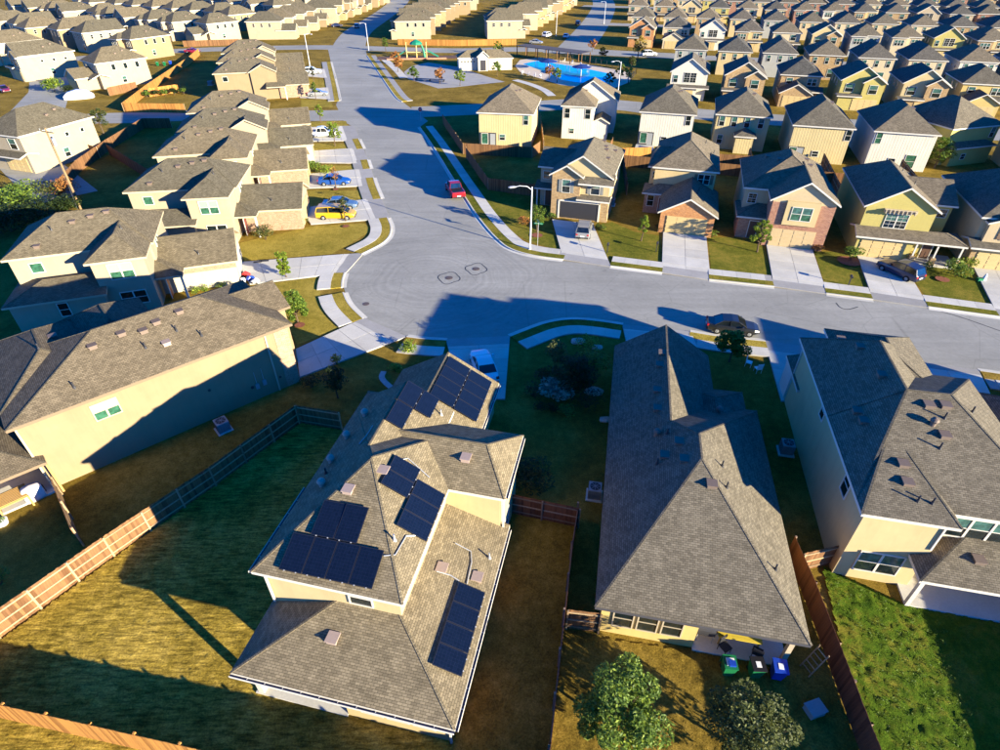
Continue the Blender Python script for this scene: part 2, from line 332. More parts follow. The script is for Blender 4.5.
# ---------------------------------------------------------------- houses
WINDOW_CACHE = {}
def window_meshes(w, h, style, glass):
    key = (round(w, 2), round(h, 2), style, glass)
    if key in WINDOW_CACHE: return WINDOW_CACHE[key]
    f = MB(); t = .07; tm = 'trim_dark' if 'k' in style else ('trim_cream' if 'c' in style else 'trim_white')
    x0, x1 = -w / 2, w / 2; d0, d1 = -.06, .03
    f.box(x0 - t, x1 + t, d0, d1, -t, 0, tm); f.box(x0 - t, x1 + t, d0, d1, h, h + t, tm); f.box(x0 - t, x0, d0, d1, 0, h, tm); f.box(x1, x1 + t, d0, d1, 0, h, tm)
    n = 3 if '3' in style else (2 if '2' in style else 1); cols = []
    cw = (w - (n - 1) * .12) / n
    for i in range(n):
        a = x0 + i * (cw + .12); cols.append((a, a + cw))
        if i: f.box(a - .12, a, d0 + .004, d1, 0, h, tm)
        if 's' not in style: f.box(a, a + cw, d0 + .014, d1, h * .5 - .025, h * .5 + .025, tm)
    if 'g' in style:
        for a, b in cols:
            f.box((a + b) / 2 - .012, (a + b) / 2 + .012, d0 + .02, d1, 0, h, tm)
            for q in (.25, .75): f.box(a, b, d0 + .02, d1, h * q - .012, h * q + .012, tm)
    panes = []
    gu, gl = glass
    for a, b in cols:
        for (z0, z1, g) in (((h * .5 + .025, h, gu), (0, h * .5 - .025, gl)) if 's' not in style else ((0, h, gu),)):
            p = MB(); p.box(a, b, -.022, .028, z0, z1, g); panes.append(p.mesh('pane'))
    WINDOW_CACHE[key] = (f.mesh('window'), panes); return WINDOW_CACHE[key]
DOOR_CACHE = {}
def garage_mesh(w, h, mat):
    key = (round(w, 2), round(h, 2), mat)
    if key not in DOOR_CACHE:
        m = MB(); m.box(-w / 2, w / 2, -.03, .03, 0, h, mat); nr = 4; nc = max(2, round(w / 1.15)); g = .07
        for r in range(nr):
            for c in range(nc):
                a = -w / 2 + w * c / nc; z = h * r / nr; m.box(a + g, a + w / nc - g, -.055, -.0302, z + g, z + h / nr - g, mat)
        DOOR_CACHE[key] = m.mesh('garage_door')
    return DOOR_CACHE[key]
ROT = dict(S=0, E=math.pi / 2, N=math.pi, W=-math.pi / 2)

class House:
    def __init__(s, name, label, origin, ang, cat='house', group=None, wall='wall_cream', roof='shingle_tan', fascia='trim_white', small=False):
        s.e = empty(name, (origin[0], origin[1], 0), R(ang)); tag(s.e, label, cat, group)
        s.w = MB(); s.r = MB(); s.caps = MB(); s.blocks = []; s.wall = wall; s.roof = roof; s.fascia = fascia; s.small = small; s.todo = []
    def blk(s, u0, u1, v0, v1, ze, pitch=.6, axis='v', e0=None, e1=None, rp=None, o=.38, wall=None, roof=None, z0=0.0, zr=None, walls=True, gwall=None, t=.2, cap=True, fascia=None, wz0=None, inner0=False):
        """eave rectangle u0..u1, v0..v1 at height ze; ridge along axis; e0,e1 hip insets (0 = gable, None = equal pitch)"""
        wm = wall or s.wall; rm = roof or s.roof; fm = fascia or s.fascia; r = s.r
        if axis == 'v': a0, a1, b0, b1 = u0, u1, v0, v1; P = lambda a, b, z: (a, b, z)
        else: a0, a1, b0, b1 = v0, v1, u0, u1; P = lambda a, b, z: (b, a, z)
        mid = (a0 + a1) / 2 if rp is None else rp; hw = min(mid - a0, a1 - mid)
        if zr is None: zr = ze + pitch * hw
        e0 = hw if e0 is None else e0; e1 = hw if e1 is None else e1
        if e0 + e1 > (b1 - b0): k_ = (b1 - b0) / (e0 + e1) * .999; e0 *= k_; e1 *= k_
        r0, r1 = b0 + e0, b1 - e1
        A, B, C, D = P(a0, b0, ze), P(a1, b0, ze), P(a1, b1, ze), P(a0, b1, ze); E0, E1 = P(mid, r0, zr), P(mid, r1, zr)
        flip = axis != 'v'
        def face(pts, mat): r.poly(pts[::-1] if flip else pts, mat)
        dn = lambda p: (p[0], p[1], p[2] - t)
        slopes = [[B, C, E1, E0], [D, A, E0, E1]]
        if e0 > .01: slopes.append([A, B, E0])
        if e1 > .01: slopes.append([C, D, E1])
        for sl in slopes: face(sl, rm); face([dn(p) for p in sl][::-1], fm)
        edges = [(B, C), (D, A)]
        edges += [(A, B)] if e0 > .01 else ([] if inner0 else [(A, E0), (E0, B)])
        edges += [(C, D)] if e1 > .01 else [(C, E1), (E1, D)]
        for p, q in edges: face([dn(p), dn(q), q, p], fm)
        if cap and not s.small:
            ln = [(E0, E1)]
            if e0 > .01: ln += [(A, E0), (B, E0)]
            if e1 > .01: ln += [(C, E1), (D, E1)]
            for p, q in ln:
                if math.dist(p, q) > .3:
                    p2 = Vector(p) + Vector((0, 0, .002)); q2 = Vector(q) + Vector((0, 0, .002)); s.caps.bar(p2, q2, .12, .03, rm)
        pa0, pa1 = (zr - ze) / (mid - a0), (zr - ze) / (a1 - mid); pb0 = (zr - ze) / e0 if e0 > .01 else 99; pb1 = (zr - ze) / e1 if e1 > .01 else 99
        def hz(u, v):
            a, b = (u, v) if axis == 'v' else (v, u)
            if not (a0 <= a <= a1 and b0 <= b <= b1): return -1
            return ze + min(pa0 * (a - a0), pa1 * (a1 - a), pb0 * (b - b0) if pb0 < 90 else 1e9, pb1 * (b1 - b) if pb1 < 90 else 1e9)
        s.blocks.append(hz)
        if walls:
            zt = ze - t + min(pa0, pa1, pb0, pb1) * o - .02; zb = z0 if wz0 is None else wz0
            s.w.box(u0 + o, u1 - o, v0 + o, v1 - o, zb, zt, wm)
            gm = gwall or wm
            for e, b, sg in ((e0, b0, 1), (e1, b1, -1)):
                if e <= .01:                                    # gable prism under the roof slab
                    q0, q1 = b + sg * (o - .004), b + sg * (o + .15); al, ar = a0 + o, a1 - o; zg = zr - t - .02
                    zl, zr2 = ze - t + pa0 * o - .02, ze - t + pa1 * o - .02
                    f0 = [P(al, q0, zt - .3), P(ar, q0, zt - .3), P(ar, q0, zr2), P(mid, q0, zg), P(al, q0, zl)]; f1 = [P(al, q1, zt - .3), P(ar, q1, zt - .3), P(ar, q1, zr2), P(mid, q1, zg), P(al, q1, zl)]
                    if (sg < 0) != flip: f0 = f0[::-1]
                    s.w.poly(f0, gm); s.w.poly(f1[::-1], gm)
                    for i_ in range(5):
                        j_ = (i_ + 1) % 5; s.w.poly([f0[i_], f1[i_] if not ((sg < 0) != flip) else f1[4 - i_], f1[j_] if not ((sg < 0) != flip) else f1[4 - j_], f0[j_]], gm)
        return s
    def rz(s, u, v): return max([h(u, v) for h in s.blocks] + [0])
    def win(s, side, plane, pos, z, w=.9, h=1.45, style='', glass=('glass_teal', 'glass_dark'), sh=None):
        fm, ps = window_meshes(w, h, style, glass); q = .012
        loc = {'S': (pos, plane - q, z), 'N': (pos, plane + q, z), 'E': (plane + q, pos, z), 'W': (plane - q, pos, z)}[side]
        f = inst('window', fm, s.e, loc, ROT[side])
        for p in ps: inst('pane', p, f)
        if sh:
            for sg in (-1, 1):
                key = ('sh', round(h, 2), sh)
                if key not in DOOR_CACHE:
                    m = MB(); m.box(-.2, .2, -.05, .02, 0, h, sh)
                    for i_ in range(5): m.box(-.15, .15, -.065, -.0502, h * (i_ + .2) / 5, h * (i_ + .8) / 5, sh)
                    DOOR_CACHE[key] = m.mesh('shutter')
                inst('shutter', DOOR_CACHE[key], f, (sg * (w / 2 + .30), 0, 0))
        return f
    def garage(s, side, plane, pos, w=4.9, h=2.15, mat='garage_cream'):
        q = .02; loc = {'S': (pos, plane - q, 0.13), 'N': (pos, plane + q, .13), 'E': (plane + q, pos, .13), 'W': (plane - q, pos, .13)}[side]
        return inst('garage_door', garage_mesh(w, h, mat), s.e, loc, ROT[side])
    def door(s, side, plane, pos, mat='door_brown', w=.95, h=2.1, z=.12):
        key = ('d', mat, w)
        if key not in DOOR_CACHE:
            m = MB(); m.box(-w / 2, w / 2, -.03, .03, 0, h, mat)
            for a, b, c, d in ((-.36, -.05, .2, .9), (.05, .36, .2, .9), (-.36, .36, 1.1, 1.9)): m.box(a, b, -.05, -.0302, c, d, mat)
            for a in (-w / 2 - .08, w / 2): m.box(a, a + .08, -.05, .03, 0, h, 'trim_white')
            m.box(-w / 2 - .08, w / 2 + .08, -.05, .03, h, h + .08, 'trim_white'); DOOR_CACHE[key] = m.mesh('door')
        q = .015; loc = {'S': (pos, plane - q, z), 'N': (pos, plane + q, z), 'E': (plane + q, pos, z), 'W': (plane - q, pos, z)}[side]
        return inst('door', DOOR_CACHE[key], s.e, loc, ROT[side])
    def part(s, name, mb, **kw): return mb.build(name, s.e, **kw)
    def vent(s, u, v, kind='box', mat='vent_brown'): s.todo.append((u, v, kind, mat))
    def finish(s):
        s.wobj = s.w.build('wall', s.e); s.robj = s.r.build('roof', s.e)
        if s.caps.f: s.caps.build('ridge_cap', s.robj)
        for u, v, kind, mat in s.todo:
            z = s.rz(u, v); key = ('v', kind, mat)
            if key not in DOOR_CACHE:
                m = MB()
                if kind == 'box':
                    m.box(-.24, .24, -.24, .24, -.12, .12, mat); m.prism([(-.29, -.29), (.29, -.29), (.29, .29), (-.29, .29)], .1202, .17, mat, bottom=True)
                elif kind == 'pipe': m.tube([(0, 0, -.2), (0, 0, .42)], [.05, .05], mat, 8); m.tube([(0, 0, -.1), (0, 0, .12)], [.13, .07], mat, 8)
                elif kind == 'turbine':
                    m.tube([(0, 0, -.2), (0, 0, .18), (0, 0, .2), (0, 0, .32), (0, 0, .45), (0, 0, .5)], [.16, .15, .2, .24, .17, .02], mat, 12)
                DOOR_CACHE[key] = m.mesh('roof_vent' if kind != 'pipe' else 'vent_pipe')
            inst('roof_vent' if kind != 'pipe' else 'vent_pipe', DOOR_CACHE[key], s.robj, (u, v, z))
        return s
def post(h, x, y, z0, z1, mat='trim_white', w=.16, base=None):
    m = MB(); m.box(x - w / 2, x + w / 2, y - w / 2, y + w / 2, z0 + (.9 if base else 0), z1, mat)
    if base: m.box(x - .26, x + .26, y - .26, y + .26, z0, z0 + .9, base)
    return m.build('porch_post', h.e)

# ---------------------------------------------------------------- ground, roads, kerbs, pavements
sheet('ground', [(-2500, -300), (2500, -300), (2500, 4500), (-2500, 4500)], 0.0, 'grass_dry')
def inside(p, poly):
    x, y = p; c = False; j = len(poly) - 1
    for i in range(len(poly)):
        a, b = poly[i], poly[j]
        if (a[1] > y) != (b[1] > y) and x < (b[0] - a[0]) * (y - a[1]) / (b[1] - a[1]) + a[0]: c = not c
        j = i
    return c
E_KERB = [(419.4, 127.4), (432.4, 145.6), (453, 179.4), (466, 199.5), (475, 214), (487, 229.4), (497, 240), (508, 249.5), (532, 256.7), (563, 260.5)]
N_KERB = [(610, 267), (662, 273.6), (709, 280.5), (774, 287.5), (826, 294.4), (873, 300.5), (928, 308), (1000, 318), (1075, 329)]
S_KERB = [(1075, 386), (1000, 374), (765, 341.5), (716, 336.5), (690, 332), (646, 327), (623, 325), (594, 320.5), (568, 319), (545, 323), (528, 329.5), (508, 337)]
BULB = [(480, 340), (447, 340.5), (405, 337), (370, 322), (349, 305), (342.7, 284), (346.6, 271), (365, 253), (388, 242), (393, 229)]
W_KERB = [(385.6, 208.6), (375, 182), (365, 151), (354, 127)]
road_px = [(367, 56), (380.4, 75.4), (396, 98.8), (404, 103), (428, 121)] + E_KERB + N_KERB + S_KERB + BULB + W_KERB + [(344, 122), (336, 105), (340, 96), (332, 67.6), (328, 49), (345, 44), (366, 50)]
sheet('road', gps(road_px), .010, 'asphalt')
def ribbon(name, pts, w, z, mat, kind='structure'):
    pts = smooth(pts, 2); a = offset_line(pts, w / 2); b = offset_line(pts, -w / 2); mb = MB()
    for i in range(len(pts) - 1): mb.poly([(*b[i], z), (*b[i + 1], z), (*a[i + 1], z), (*a[i], z)], mat)
    return tag(mb.build(name), kind=kind)
GA = R(-16.2)                                        # the house rows on the right run along this direction
def sn(s, n): return (s * math.cos(GA) - n * math.sin(GA), s * math.sin(GA) + n * math.cos(GA))
ribbon('road', gps([(412, 112), (440, 111), (480, 109), (540, 106), (600, 102)]) + [sn(2, 137), sn(30, 137), sn(120, 137)], 9.5, .014, 'asphalt')
ribbon('road', gps([(352, 115), (300, 116), (240, 117), (190, 115), (150, 117.5), (100, 118), (40, 122), (-60, 132)]), 9.0, .014, 'asphalt')
ribbon('road', gps([(60, 60), (120, 55), (187, 50), (260, 48), (330, 47), (400, 49.5), (460, 51), (520, 49), (575, 50.5), (640, 54), (700, 57)]), 9.5, .006, 'asphalt')
ribbon('road', gps([(348, 52), (350, 42), (358, 31), (374, 21), (386, 13), (396, 5), (400, 0)]), 11, .014, 'asphalt')
ribbon('road', gps([(571, 54), (579, 44), (591, 30), (601, 15), (605, 4)]) + [(62, 430), (70, 520)], 12, .018, 'asphalt')
for n_ in (211.5, 288.5, 365.5): ribbon('road', [sn(-46 if n_ < 300 else -60, n_), sn(40, n_), sn(230, n_)], 9, .022, 'asphalt')
ribbon('road', [(-95, 128), (-112, 160), (-135, 192), (-165, 230)], 8.5, .018, 'asphalt')
ribbon('road', [(-62, 82), (-90, 110), (-112, 160)], 8, .022, 'asphalt')

def kerb_run(px, slabs=True, verge='grass_green', side=1, vw=1.15, walk=True):
    pts = resample(smooth(gps(px), 2), .75 if slabs else 2.0); mb = MB(); o1, o2 = offset_line(pts, side * .0), offset_line(pts, side * .16)
    g1 = offset_line(pts, -side * .42)
    for i in range(len(pts) - 1):
        q = lambda a, b, z0, z1: [(*a[i], z0), (*a[i + 1], z0), (*b[i + 1], z1), (*b[i], z1)]
        mb.poly(q(o1, o2, .13, .13), 'kerb_concrete'); mb.poly(q(o1, o1, .0, .13), 'kerb_concrete'); mb.poly(q(o2, o2, .0, .13), 'kerb_concrete')
        mb.poly([(*g1[i], .016), (*g1[i + 1], .016), (*o1[i + 1], .026), (*o1[i], .026)], 'kerb_concrete')
    for i in (0, len(pts) - 1): mb.poly([(*o1[i], 0), (*o2[i], 0), (*o2[i], .13), (*o1[i], .13)], 'kerb_concrete')
    tag(mb.build('kerb'), kind='structure')
    a, b = offset_line(pts, side * .161), offset_line(pts, side * (vw + .1)); tag_ = sheet('verge', a + b[::-1], .115, verge, z0=0)
    if walk:
        a, b = offset_line(pts, side * (vw + .1)), offset_line(pts, side * (vw + 1.5))
        w = sheet('pavement', a + b[::-1], .105, 'concrete_grey', z0=0)
        if slabs:
            for i in range(0, len(pts) - 2, 2):
                f = lambda L, j, t: (L[j][0] + (L[j + 1][0] - L[j][0]) * t if j + 1 < len(L) else L[j][0], L[j][1] + (L[j + 1][1] - L[j][1]) * t if j + 1 < len(L) else L[j][1])
                poly = [f(a, i, .01), a[i + 1], f(a, i + 1, .985), f(b, i + 1, .985), b[i + 1], f(b, i, .01)]
                m = MB(); m.prism(ccw(poly), .1055, .13, 'concrete'); m.build('slab', w)
def drive(quad, nx=2, ny=4, mat='concrete', z=.128):
    q = gps(quad); base = sheet('driveway', q, .100, 'concrete_grey', z0=0)
    B = lambda s, t: tuple((q[0][i] * (1 - s) + q[1][i] * s) * (1 - t) + (q[3][i] * (1 - s) + q[2][i] * s) * t for i in (0, 1))
    g = .004
    for i in range(nx):
        for j in range(ny):
            s0, s1, t0, t1 = i / nx + g, (i + 1) / nx - g, j / ny + g * .5, (j + 1) / ny - g * .5; m = MB(); p = [B(s0, t0), B(s1, t0), B(s1, t1), B(s0, t1)]
            last = j == ny - 1
            if last: p = [B(s0, t0), B(s1, t0), B(s1, 1.0), B(s0, 1.0)]
            p3 = [(*p[0], z), (*p[1], z), (*p[2], .030 if last else z), (*p[3], .030 if last else z)]
            m.poly(p3 if ccw(p) == p else p3[::-1], mat)
            for a_, b_ in zip(p3, p3[1:] + p3[:1]): m.poly([(a_[0], a_[1], .02), (b_[0], b_[1], .02), b_, a_], mat)
            m.build('slab', base)
    base.location.z = -.08 if False else 0
    return base
# verges, kerbs and pavements between the drives (order of points puts the houses on the left or right)
kerb_run(E_KERB, side=-1 if False else 1)
for a, b in ((0, 1), (2, 3), (4, 5), (6, 7)): kerb_run([N_KERB[a], N_KERB[b]])
kerb_run([(1040, 324), (1075, 329)])
kerb_run([(1075, 386), (1000, 374), (979, 371)], verge='grass_dry'); kerb_run([(907, 362), (850, 354.5)], verge='grass_dry'); kerb_run([(765, 341.5), (716, 336.5), (690, 332)], verge='grass_gold')
kerb_run([(623, 325), (594, 320.5), (568, 319), (545, 323), (528, 329.5), (510, 336.5)], verge='grass_dry')
kerb_run([(447, 340.5), (425, 339.5), (407, 337)], verge='grass_dry'); kerb_run([(364, 319), (349, 305), (344, 293)], verge='grass_gold', walk=True); kerb_run([(342.7, 288), (342.9, 281), (345.5, 273.5)], verge='grass_gold')
kerb_run([(362, 255), (388, 242), (393, 229), (388, 218)], verge='grass_gold'); kerb_run([(382, 199), (376, 185), (374, 178)], verge='grass_gold', slabs=False)
kerb_run([(371, 169), (368, 160)], verge='grass_gold', slabs=False); kerb_run([(364, 149), (359, 139)], verge='grass_gold', slabs=False); kerb_run([(340, 101), (337, 86), (334, 74), (331, 62)], verge='grass_gold', slabs=False)
kerb_run([(367, 56), (380.4, 75.4), (396, 98.8), (402, 102)][::-1], verge='grass_gold', slabs=False, side=-1)
# drives: garage-left, garage-right, street-right, street-left
drive([(552, 220), (593, 225), (611, 267.4), (563, 260)], 2, 5); drive([(663, 231), (706, 235), (710.5, 280.6), (661.5, 273.2)], 2, 5)
drive([(766, 245), (812, 249.5), (827, 294.6), (773.5, 287)], 2, 5); drive([(856, 254), (902, 263), (929, 308.4), (872.6, 300.2)], 2, 5); drive([(972, 266), (1016, 272), (1042, 325), (998, 317.5)], 2, 5)
drive([(460, 400), (505, 400), (510, 336.8), (446, 340)], 2, 5); drive([(296, 350), (300, 378), (407, 337.3), (364, 318.5)], 2, 5); drive([(238, 263), (250, 285), (346, 273.5), (364, 253.5)], 2, 6)
drive([(300, 209), (311, 225), (390, 219), (381, 197.5)], 2, 4); drive([(303, 175), (303, 189), (376.5, 186), (371, 168.5)], 2, 4); drive([(304, 152), (304, 163), (369.5, 164), (363.5, 148)], 2, 4); drive([(303, 128), (304, 142), (361, 141), (354, 126)], 2, 3)
drive([(300, 90), (300, 98), (341, 100), (337.5, 87)], 1, 3); drive([(300, 68), (300, 76), (336.5, 79), (333, 70)], 1, 3)
drive([(628, 352), (700, 356), (691, 332.2), (622, 325)], 2, 4); drive([(781, 402), (840, 402), (851, 354.6), (764, 341.2)], 2, 4)
drive([(928, 386), (990, 395), (978, 370.5), (908, 361.5)], 2, 3)
# front lawns and planting areas
def lawn(px, mat, z=.035): return sheet('lawn', gps(px), .012, mat)
lawn([(470, 181), (485, 205), (505, 229), (530, 241.5), (557, 250), (551, 222), (530, 205), (505, 192), (485, 168)], 'grass_green'); lawn([(596, 226), (607, 256.5), (660, 263.5), (661, 236), (635, 232), (612, 222)], 'grass_green')
lawn([(708, 237), (711, 270.5), (771, 277), (764, 247), (740, 238)], 'grass_green'); lawn([(814, 251), (825, 284.5), (869, 290.5), (854, 257), (835, 252)], 'grass_green'); lawn([(905, 267), (926, 297), (994, 305.5), (970, 268)], 'grass_green')
lawn([(240, 243), (310, 226.5), (364, 223.5), (374, 229), (350, 244), (332, 254), (240, 261)], 'grass_gold'); lawn([(270, 284), (318, 277), (322, 305), (344, 326), (297, 345)], 'grass_gold')
lawn([(302, 190.5), (360, 190.5), (366, 206), (305, 208)], 'grass_gold'); lawn([(305, 164.5), (352, 166), (356, 173), (305, 174)], 'grass_gold'); lawn([(305, 143.5), (345, 144), (350, 152), (306, 151)], 'grass_gold')
lawn([(301, 99), (331, 101), (333, 107), (301, 108)], 'grass_gold'); lawn([(301, 78), (327, 80), (329, 87), (301, 89)], 'grass_gold'); lawn([(305, 122), (346, 121), (348, 126), (305, 127)], 'grass_gold')
# near yards: real relief so that the low sun rakes over them
def turf(name, poly, mat, res, amp, streak=None, label=None, seed=0, sc=1.0):
    from mathutils import noise as nz
    xs = [p[0] for p in poly]; ys = [p[1] for p in poly]; nx = int((max(xs) - min(xs)) / res) + 1; ny = int((max(ys) - min(ys)) / res) + 1; idx = {}; mb = MB(); ca, sa = (math.cos(R(streak)), math.sin(R(streak))) if streak is not None else (1, 0)
    def vert(i, j):
        if (i, j) not in idx:
            x, y = min(xs) + i * res, min(ys) + j * res; u, w = (x * ca + y * sa), (-x * sa + y * ca)
            h = nz.noise(Vector((u * (1.1 if streak is not None else 2.6) * sc, w * (5.5 if streak is not None else 2.6) * sc, seed))) + .7 * nz.noise(Vector((x * 6.1 * sc, y * 6.1 * sc, seed + 9)))
            idx[(i, j)] = len(mb.v); mb.v.append((x + random.uniform(-.3, .3) * res, y + random.uniform(-.3, .3) * res, .03 + amp * (.9 + h)))
        return idx[(i, j)]
    mb.mi(mat)
    for i in range(nx):
        for j in range(ny):
            if inside((min(xs) + (i + .5) * res, min(ys) + (j + .5) * res), poly): mb.f.append((vert(i, j), vert(i + 1, j), vert(i + 1, j + 1), vert(i, j + 1))); mb.m.append(0)
    return tag(mb.build(name, uv=False, smooth=True), kind='stuff', label=label, cat='grass')
turf('mown_grass', gps([(-90, 700), (0, 641), (112, 560), (301, 424), (341, 431), (420, 560), (450, 745), (470, 830), (-60, 830)]), 'grass_mown', .13, .034, -33, 'mown golden backyard lawn beside the house with solar panels')
turf('side_strip_grass', gps([(450, 560), (576, 530), (549, 770), (470, 830), (450, 745), (420, 560)]), 'grass_dry', .15, .03, None, 'shaded grass strip between the solar house and the dark fence', 6)  # darker grass than the rest of the yard, to deepen the shade here
turf('side_yard_grass', gps([(62, 498), (296, 391), (345, 415), (300, 420), (114, 554), (84, 548)]), 'grass_dry', .15, .03, None, 'dark grass strip between the cream wall and the wooden fence', 3)  # darker grass again, shade put into the colour of this strip
turf('back_yard_grass', gps([(566, 633), (800, 668), (850, 780), (880, 830), (540, 830), (548, 760)]), 'grass_dry', .13, .03, None, 'dry olive backyard grass behind the big hip roofed house', 5)
turf('weedy_grass', gps([(822, 566), (905, 606), (1030, 630), (1120, 830), (905, 830), (862, 740)]), 'grass_weed', .15, .06, None, 'tall weedy green grass of the right hand backyard', 8)

# ---------------------------------------------------------------- the solar-panelled house
T_D = ('glass_dark', 'glass_dark'); T_T = ('glass_teal', 'glass_dark'); T_G = ('glass_green', 'glass_green'); T_P = ('blind_pale', 'glass_green')
S = House('house', 'cream two-storey house whose tan roof carries dark solar panels, nearest the camera', (-12.45, 13.25), -13, wall='wall_cream', roof='shingle_tan', fascia='trim_white')
S.blk(-.05, 10.78, .0, 11.2, 2.75, .36, 'v', None, 0, o=.45, walls=False)
S.w.box(5.2, 10.3, .5, 11.2, 0, 2.6, 'wall_cream'); S.w.box(.35, 5.2, 3.9, 11.2, 0, 2.6, 'wall_cream'); S.w.box(10.3, 10.34, .9, 11.2, 0, 2.58, 'brick_red')  # thin dark brick skin on the unseen east wall, added to cut bounce light
S.blk(-.25, 7.45, 3.4, 15.7, 5.7, .6, 'v', 6.3, 5.9, o=.35); S.blk(3.6, 10.62, 10.5, 15.7, 5.7, .5, 'u', 0, 1.6, o=.35); S.blk(-.26, 5.86, 10.9, 16.9, 5.715, .597, 'v', 0, 0, o=.35, inner0=True)
S.blk(-.65, 7.15, 15.5, 24.1, 2.75, .58, 'v', 0, 0, o=.35)
S.blk(-2.2, 3.0, 16.6, 21.0, 2.75, .3, 'u', 1.6, 0, o=.35)
for i_ in range(3): S.win('S', .5, 6.55 + i_ * 1.28, .95, .98, 1.4, 's', T_D)
S.win('S', 3.75, 5.1, 4.35, 1.1, .55, 's', T_D); S.win('E', 10.27, 13.2, 3.5, .9, 1.5, '', T_T); S.win('E', 7.1, 7.5, 4.45, .8, .9, '', T_T); S.win('E', 10.27, 12.5, .9, .9, 1.4, '', T_T)
S.garage('N', 23.75, 3.3, 4.9, mat='garage_cream')
for u, v, kd, mt in [(3.0, 7.9, 'box', 'vent_pink'), (4.35, 9.35, 'box', 'vent_pink'), (8.0, 12.2, 'box', 'vent_pink'), (1.0, 8.6, 'turbine', 'vent_pink'), (.5, 10.6, 'turbine', 'vent_pink'), (.55, 12.6, 'turbine', 'vent_pink'), (.9, 14.5, 'turbine', 'vent_pink'), (.8, 18.6, 'turbine', 'vent_pink'), (.7, 9.6, 'pipe', 'metal_dark'), (4.2, 2.2, 'box', 'vent_pink'), (8.1, 6.9, 'box', 'vent_pink'), (9.9, 7.2, 'box', 'vent_pink'), (5.3, 16.0, 'pipe', 'metal_grey'), (6.1, 6.1, 'pipe', 'metal_grey'), (10.2, 8.6, 'pipe', 'metal_grey')]: S.vent(u, v, kd, mt)
S.finish()
m = MB(); m.box(.3, 5.2, .4, 3.9, 0, .14, 'concrete'); m.build('patio_slab', S.e)
post(S, .6, .62, .14, 2.6, 'trim_white', .32)
def gutter(h, a, b, mat='gutter_dark'):
    m = MB(); a = Vector(a); b = Vector(b); d = (b - a).normalized(); n = Vector((d.y, -d.x, 0)); up = Vector((0, 0, 1))
    m.bar(a + n * .07 - up * .03, b + n * .07 - up * .03, .13, .05, mat); m.bar(a + n * .145, b + n * .145, .018, .13, 'trim_white'); m.bar(a + n * .012, b + n * .012, .018, .10, 'trim_white')
    L = (b - a).length; k = int(L / .9)
    for i in range(1, k): p = a + d * (L * i / k); m.bar(p + n * .005 + up * .035, p + n * .15 + up * .035, .03, .012, 'trim_white')
    return m.build('gutter', h.robj)
gutter(S, (-.05, 0, 2.66), (10.78, 0, 2.66)); gutter(S, (10.78, 0, 2.66), (10.78, 10.9, 2.66)); gutter(S, (10.62, 10.7, 5.6), (10.62, 15.5, 5.6)); gutter(S, (7.15, 17.2, 2.66), (7.15, 23.9, 2.66)); gutter(S, (-.25, 8.9, 5.6), (-.25, 3.4, 5.6))
for (u, v, z0, z1) in ((10.36, .45, 0, 2.55), (.2, 3.65, 3.0, 5.5), (10.45, 10.9, 0, 5.5)):
    m = MB(); m.box(u - .05, u + .05, v - .04, v + .04, z0, z1, 'trim_white'); m.build('downpipe', S.e)
# solar panels: lower corner on the roof, size along the eave and up the slope
def panels(h, face, a_list, b_list, aw, bw):
    """face: outward slope direction 'E' (+u) or 'S' (-v); a runs along the eave, b runs down-plan"""
    key = ('panel', round(aw, 2), round(bw, 2))
    for a in a_list:
        for b in b_list:
            if face == 'E': p0 = (b + bw, a); p1 = (b, a)
            else: p0 = (a, b); p1 = (a, b + bw)
            z0, z1 = h.rz(p0[0], p0[1] + (.3 if face == 'E' else 0)), h.rz(p1[0], p1[1] + (.3 if face == 'E' else 0))
            tilt = math.atan2(z1 - z0, bw); L = math.hypot(bw, z1 - z0); kk = (*key, round(L, 2))
            if kk not in DOOR_CACHE:
                m = MB(); g = .012; f = .035
                m.box(g, aw - g, g, L - g, .0, .035, 'solar_frame'); DOOR_CACHE[kk] = m.mesh('solar_panel')
                c = MB(); c.poly([(g + f, g + f, .0375), (aw - g - f, g + f, .0375), (aw - g - f, L - g - f, .0375), (g + f, L - g - f, .0375)], 'solar_cell'); DOOR_CACHE[('c',) + kk] = c.mesh('cell_sheet')
                c = MB()
                for x in (aw * .25, aw * .75): c.box(x - .03, x + .03, -.02, .03, .02, .045, 'conduit'); c.bar((x, .02, -.05), (x, L - .02, -.05), .04, .05, 'metal_grey')
                DOOR_CACHE[('r',) + kk] = c.mesh('mounting_rail')
            nrm = Vector((math.sin(tilt), 0, math.cos(tilt))) if face == 'E' else Vector((0, -math.sin(tilt), math.cos(tilt)))
            base = Vector((p0[0], p0[1], z0)) + nrm * .13
            if face == 'E': X = Vector((0, 1, 0)); Y = Vector((-math.cos(tilt), 0, math.sin(tilt)))
            else: X = Vector((1, 0, 0)); Y = Vector((0, math.cos(tilt), math.sin(tilt)))
            M = Matrix((X, Y, X.cross(Y))).transposed().to_4x4(); M.translation = base
            o = inst('solar_panel', DOOR_CACHE[kk], h.e); o.matrix_local = M
            inst('cell_sheet', DOOR_CACHE[('c',) + kk], o); inst('mounting_rail', DOOR_CACHE[('r',) + kk], o)
panels(S, 'S', [1.12 + 1.19 * i for i in range(4)], [3.72], 1.19, 1.72); panels(S, 'S', [2.0 + 1.22 * i for i in range(2)], [5.47], 1.22, 1.75)
panels(S, 'E', [6.8, 7.85, 8.9], [5.88], 1.05, 1.5); panels(S, 'E', [8.5, 9.55], [4.45], 1.05, 1.38)
panels(S, 'E', [13.15], [2.85], 1.9, .98); panels(S, 'E', [15.08], [2.85, 3.86], 1.9, .98)
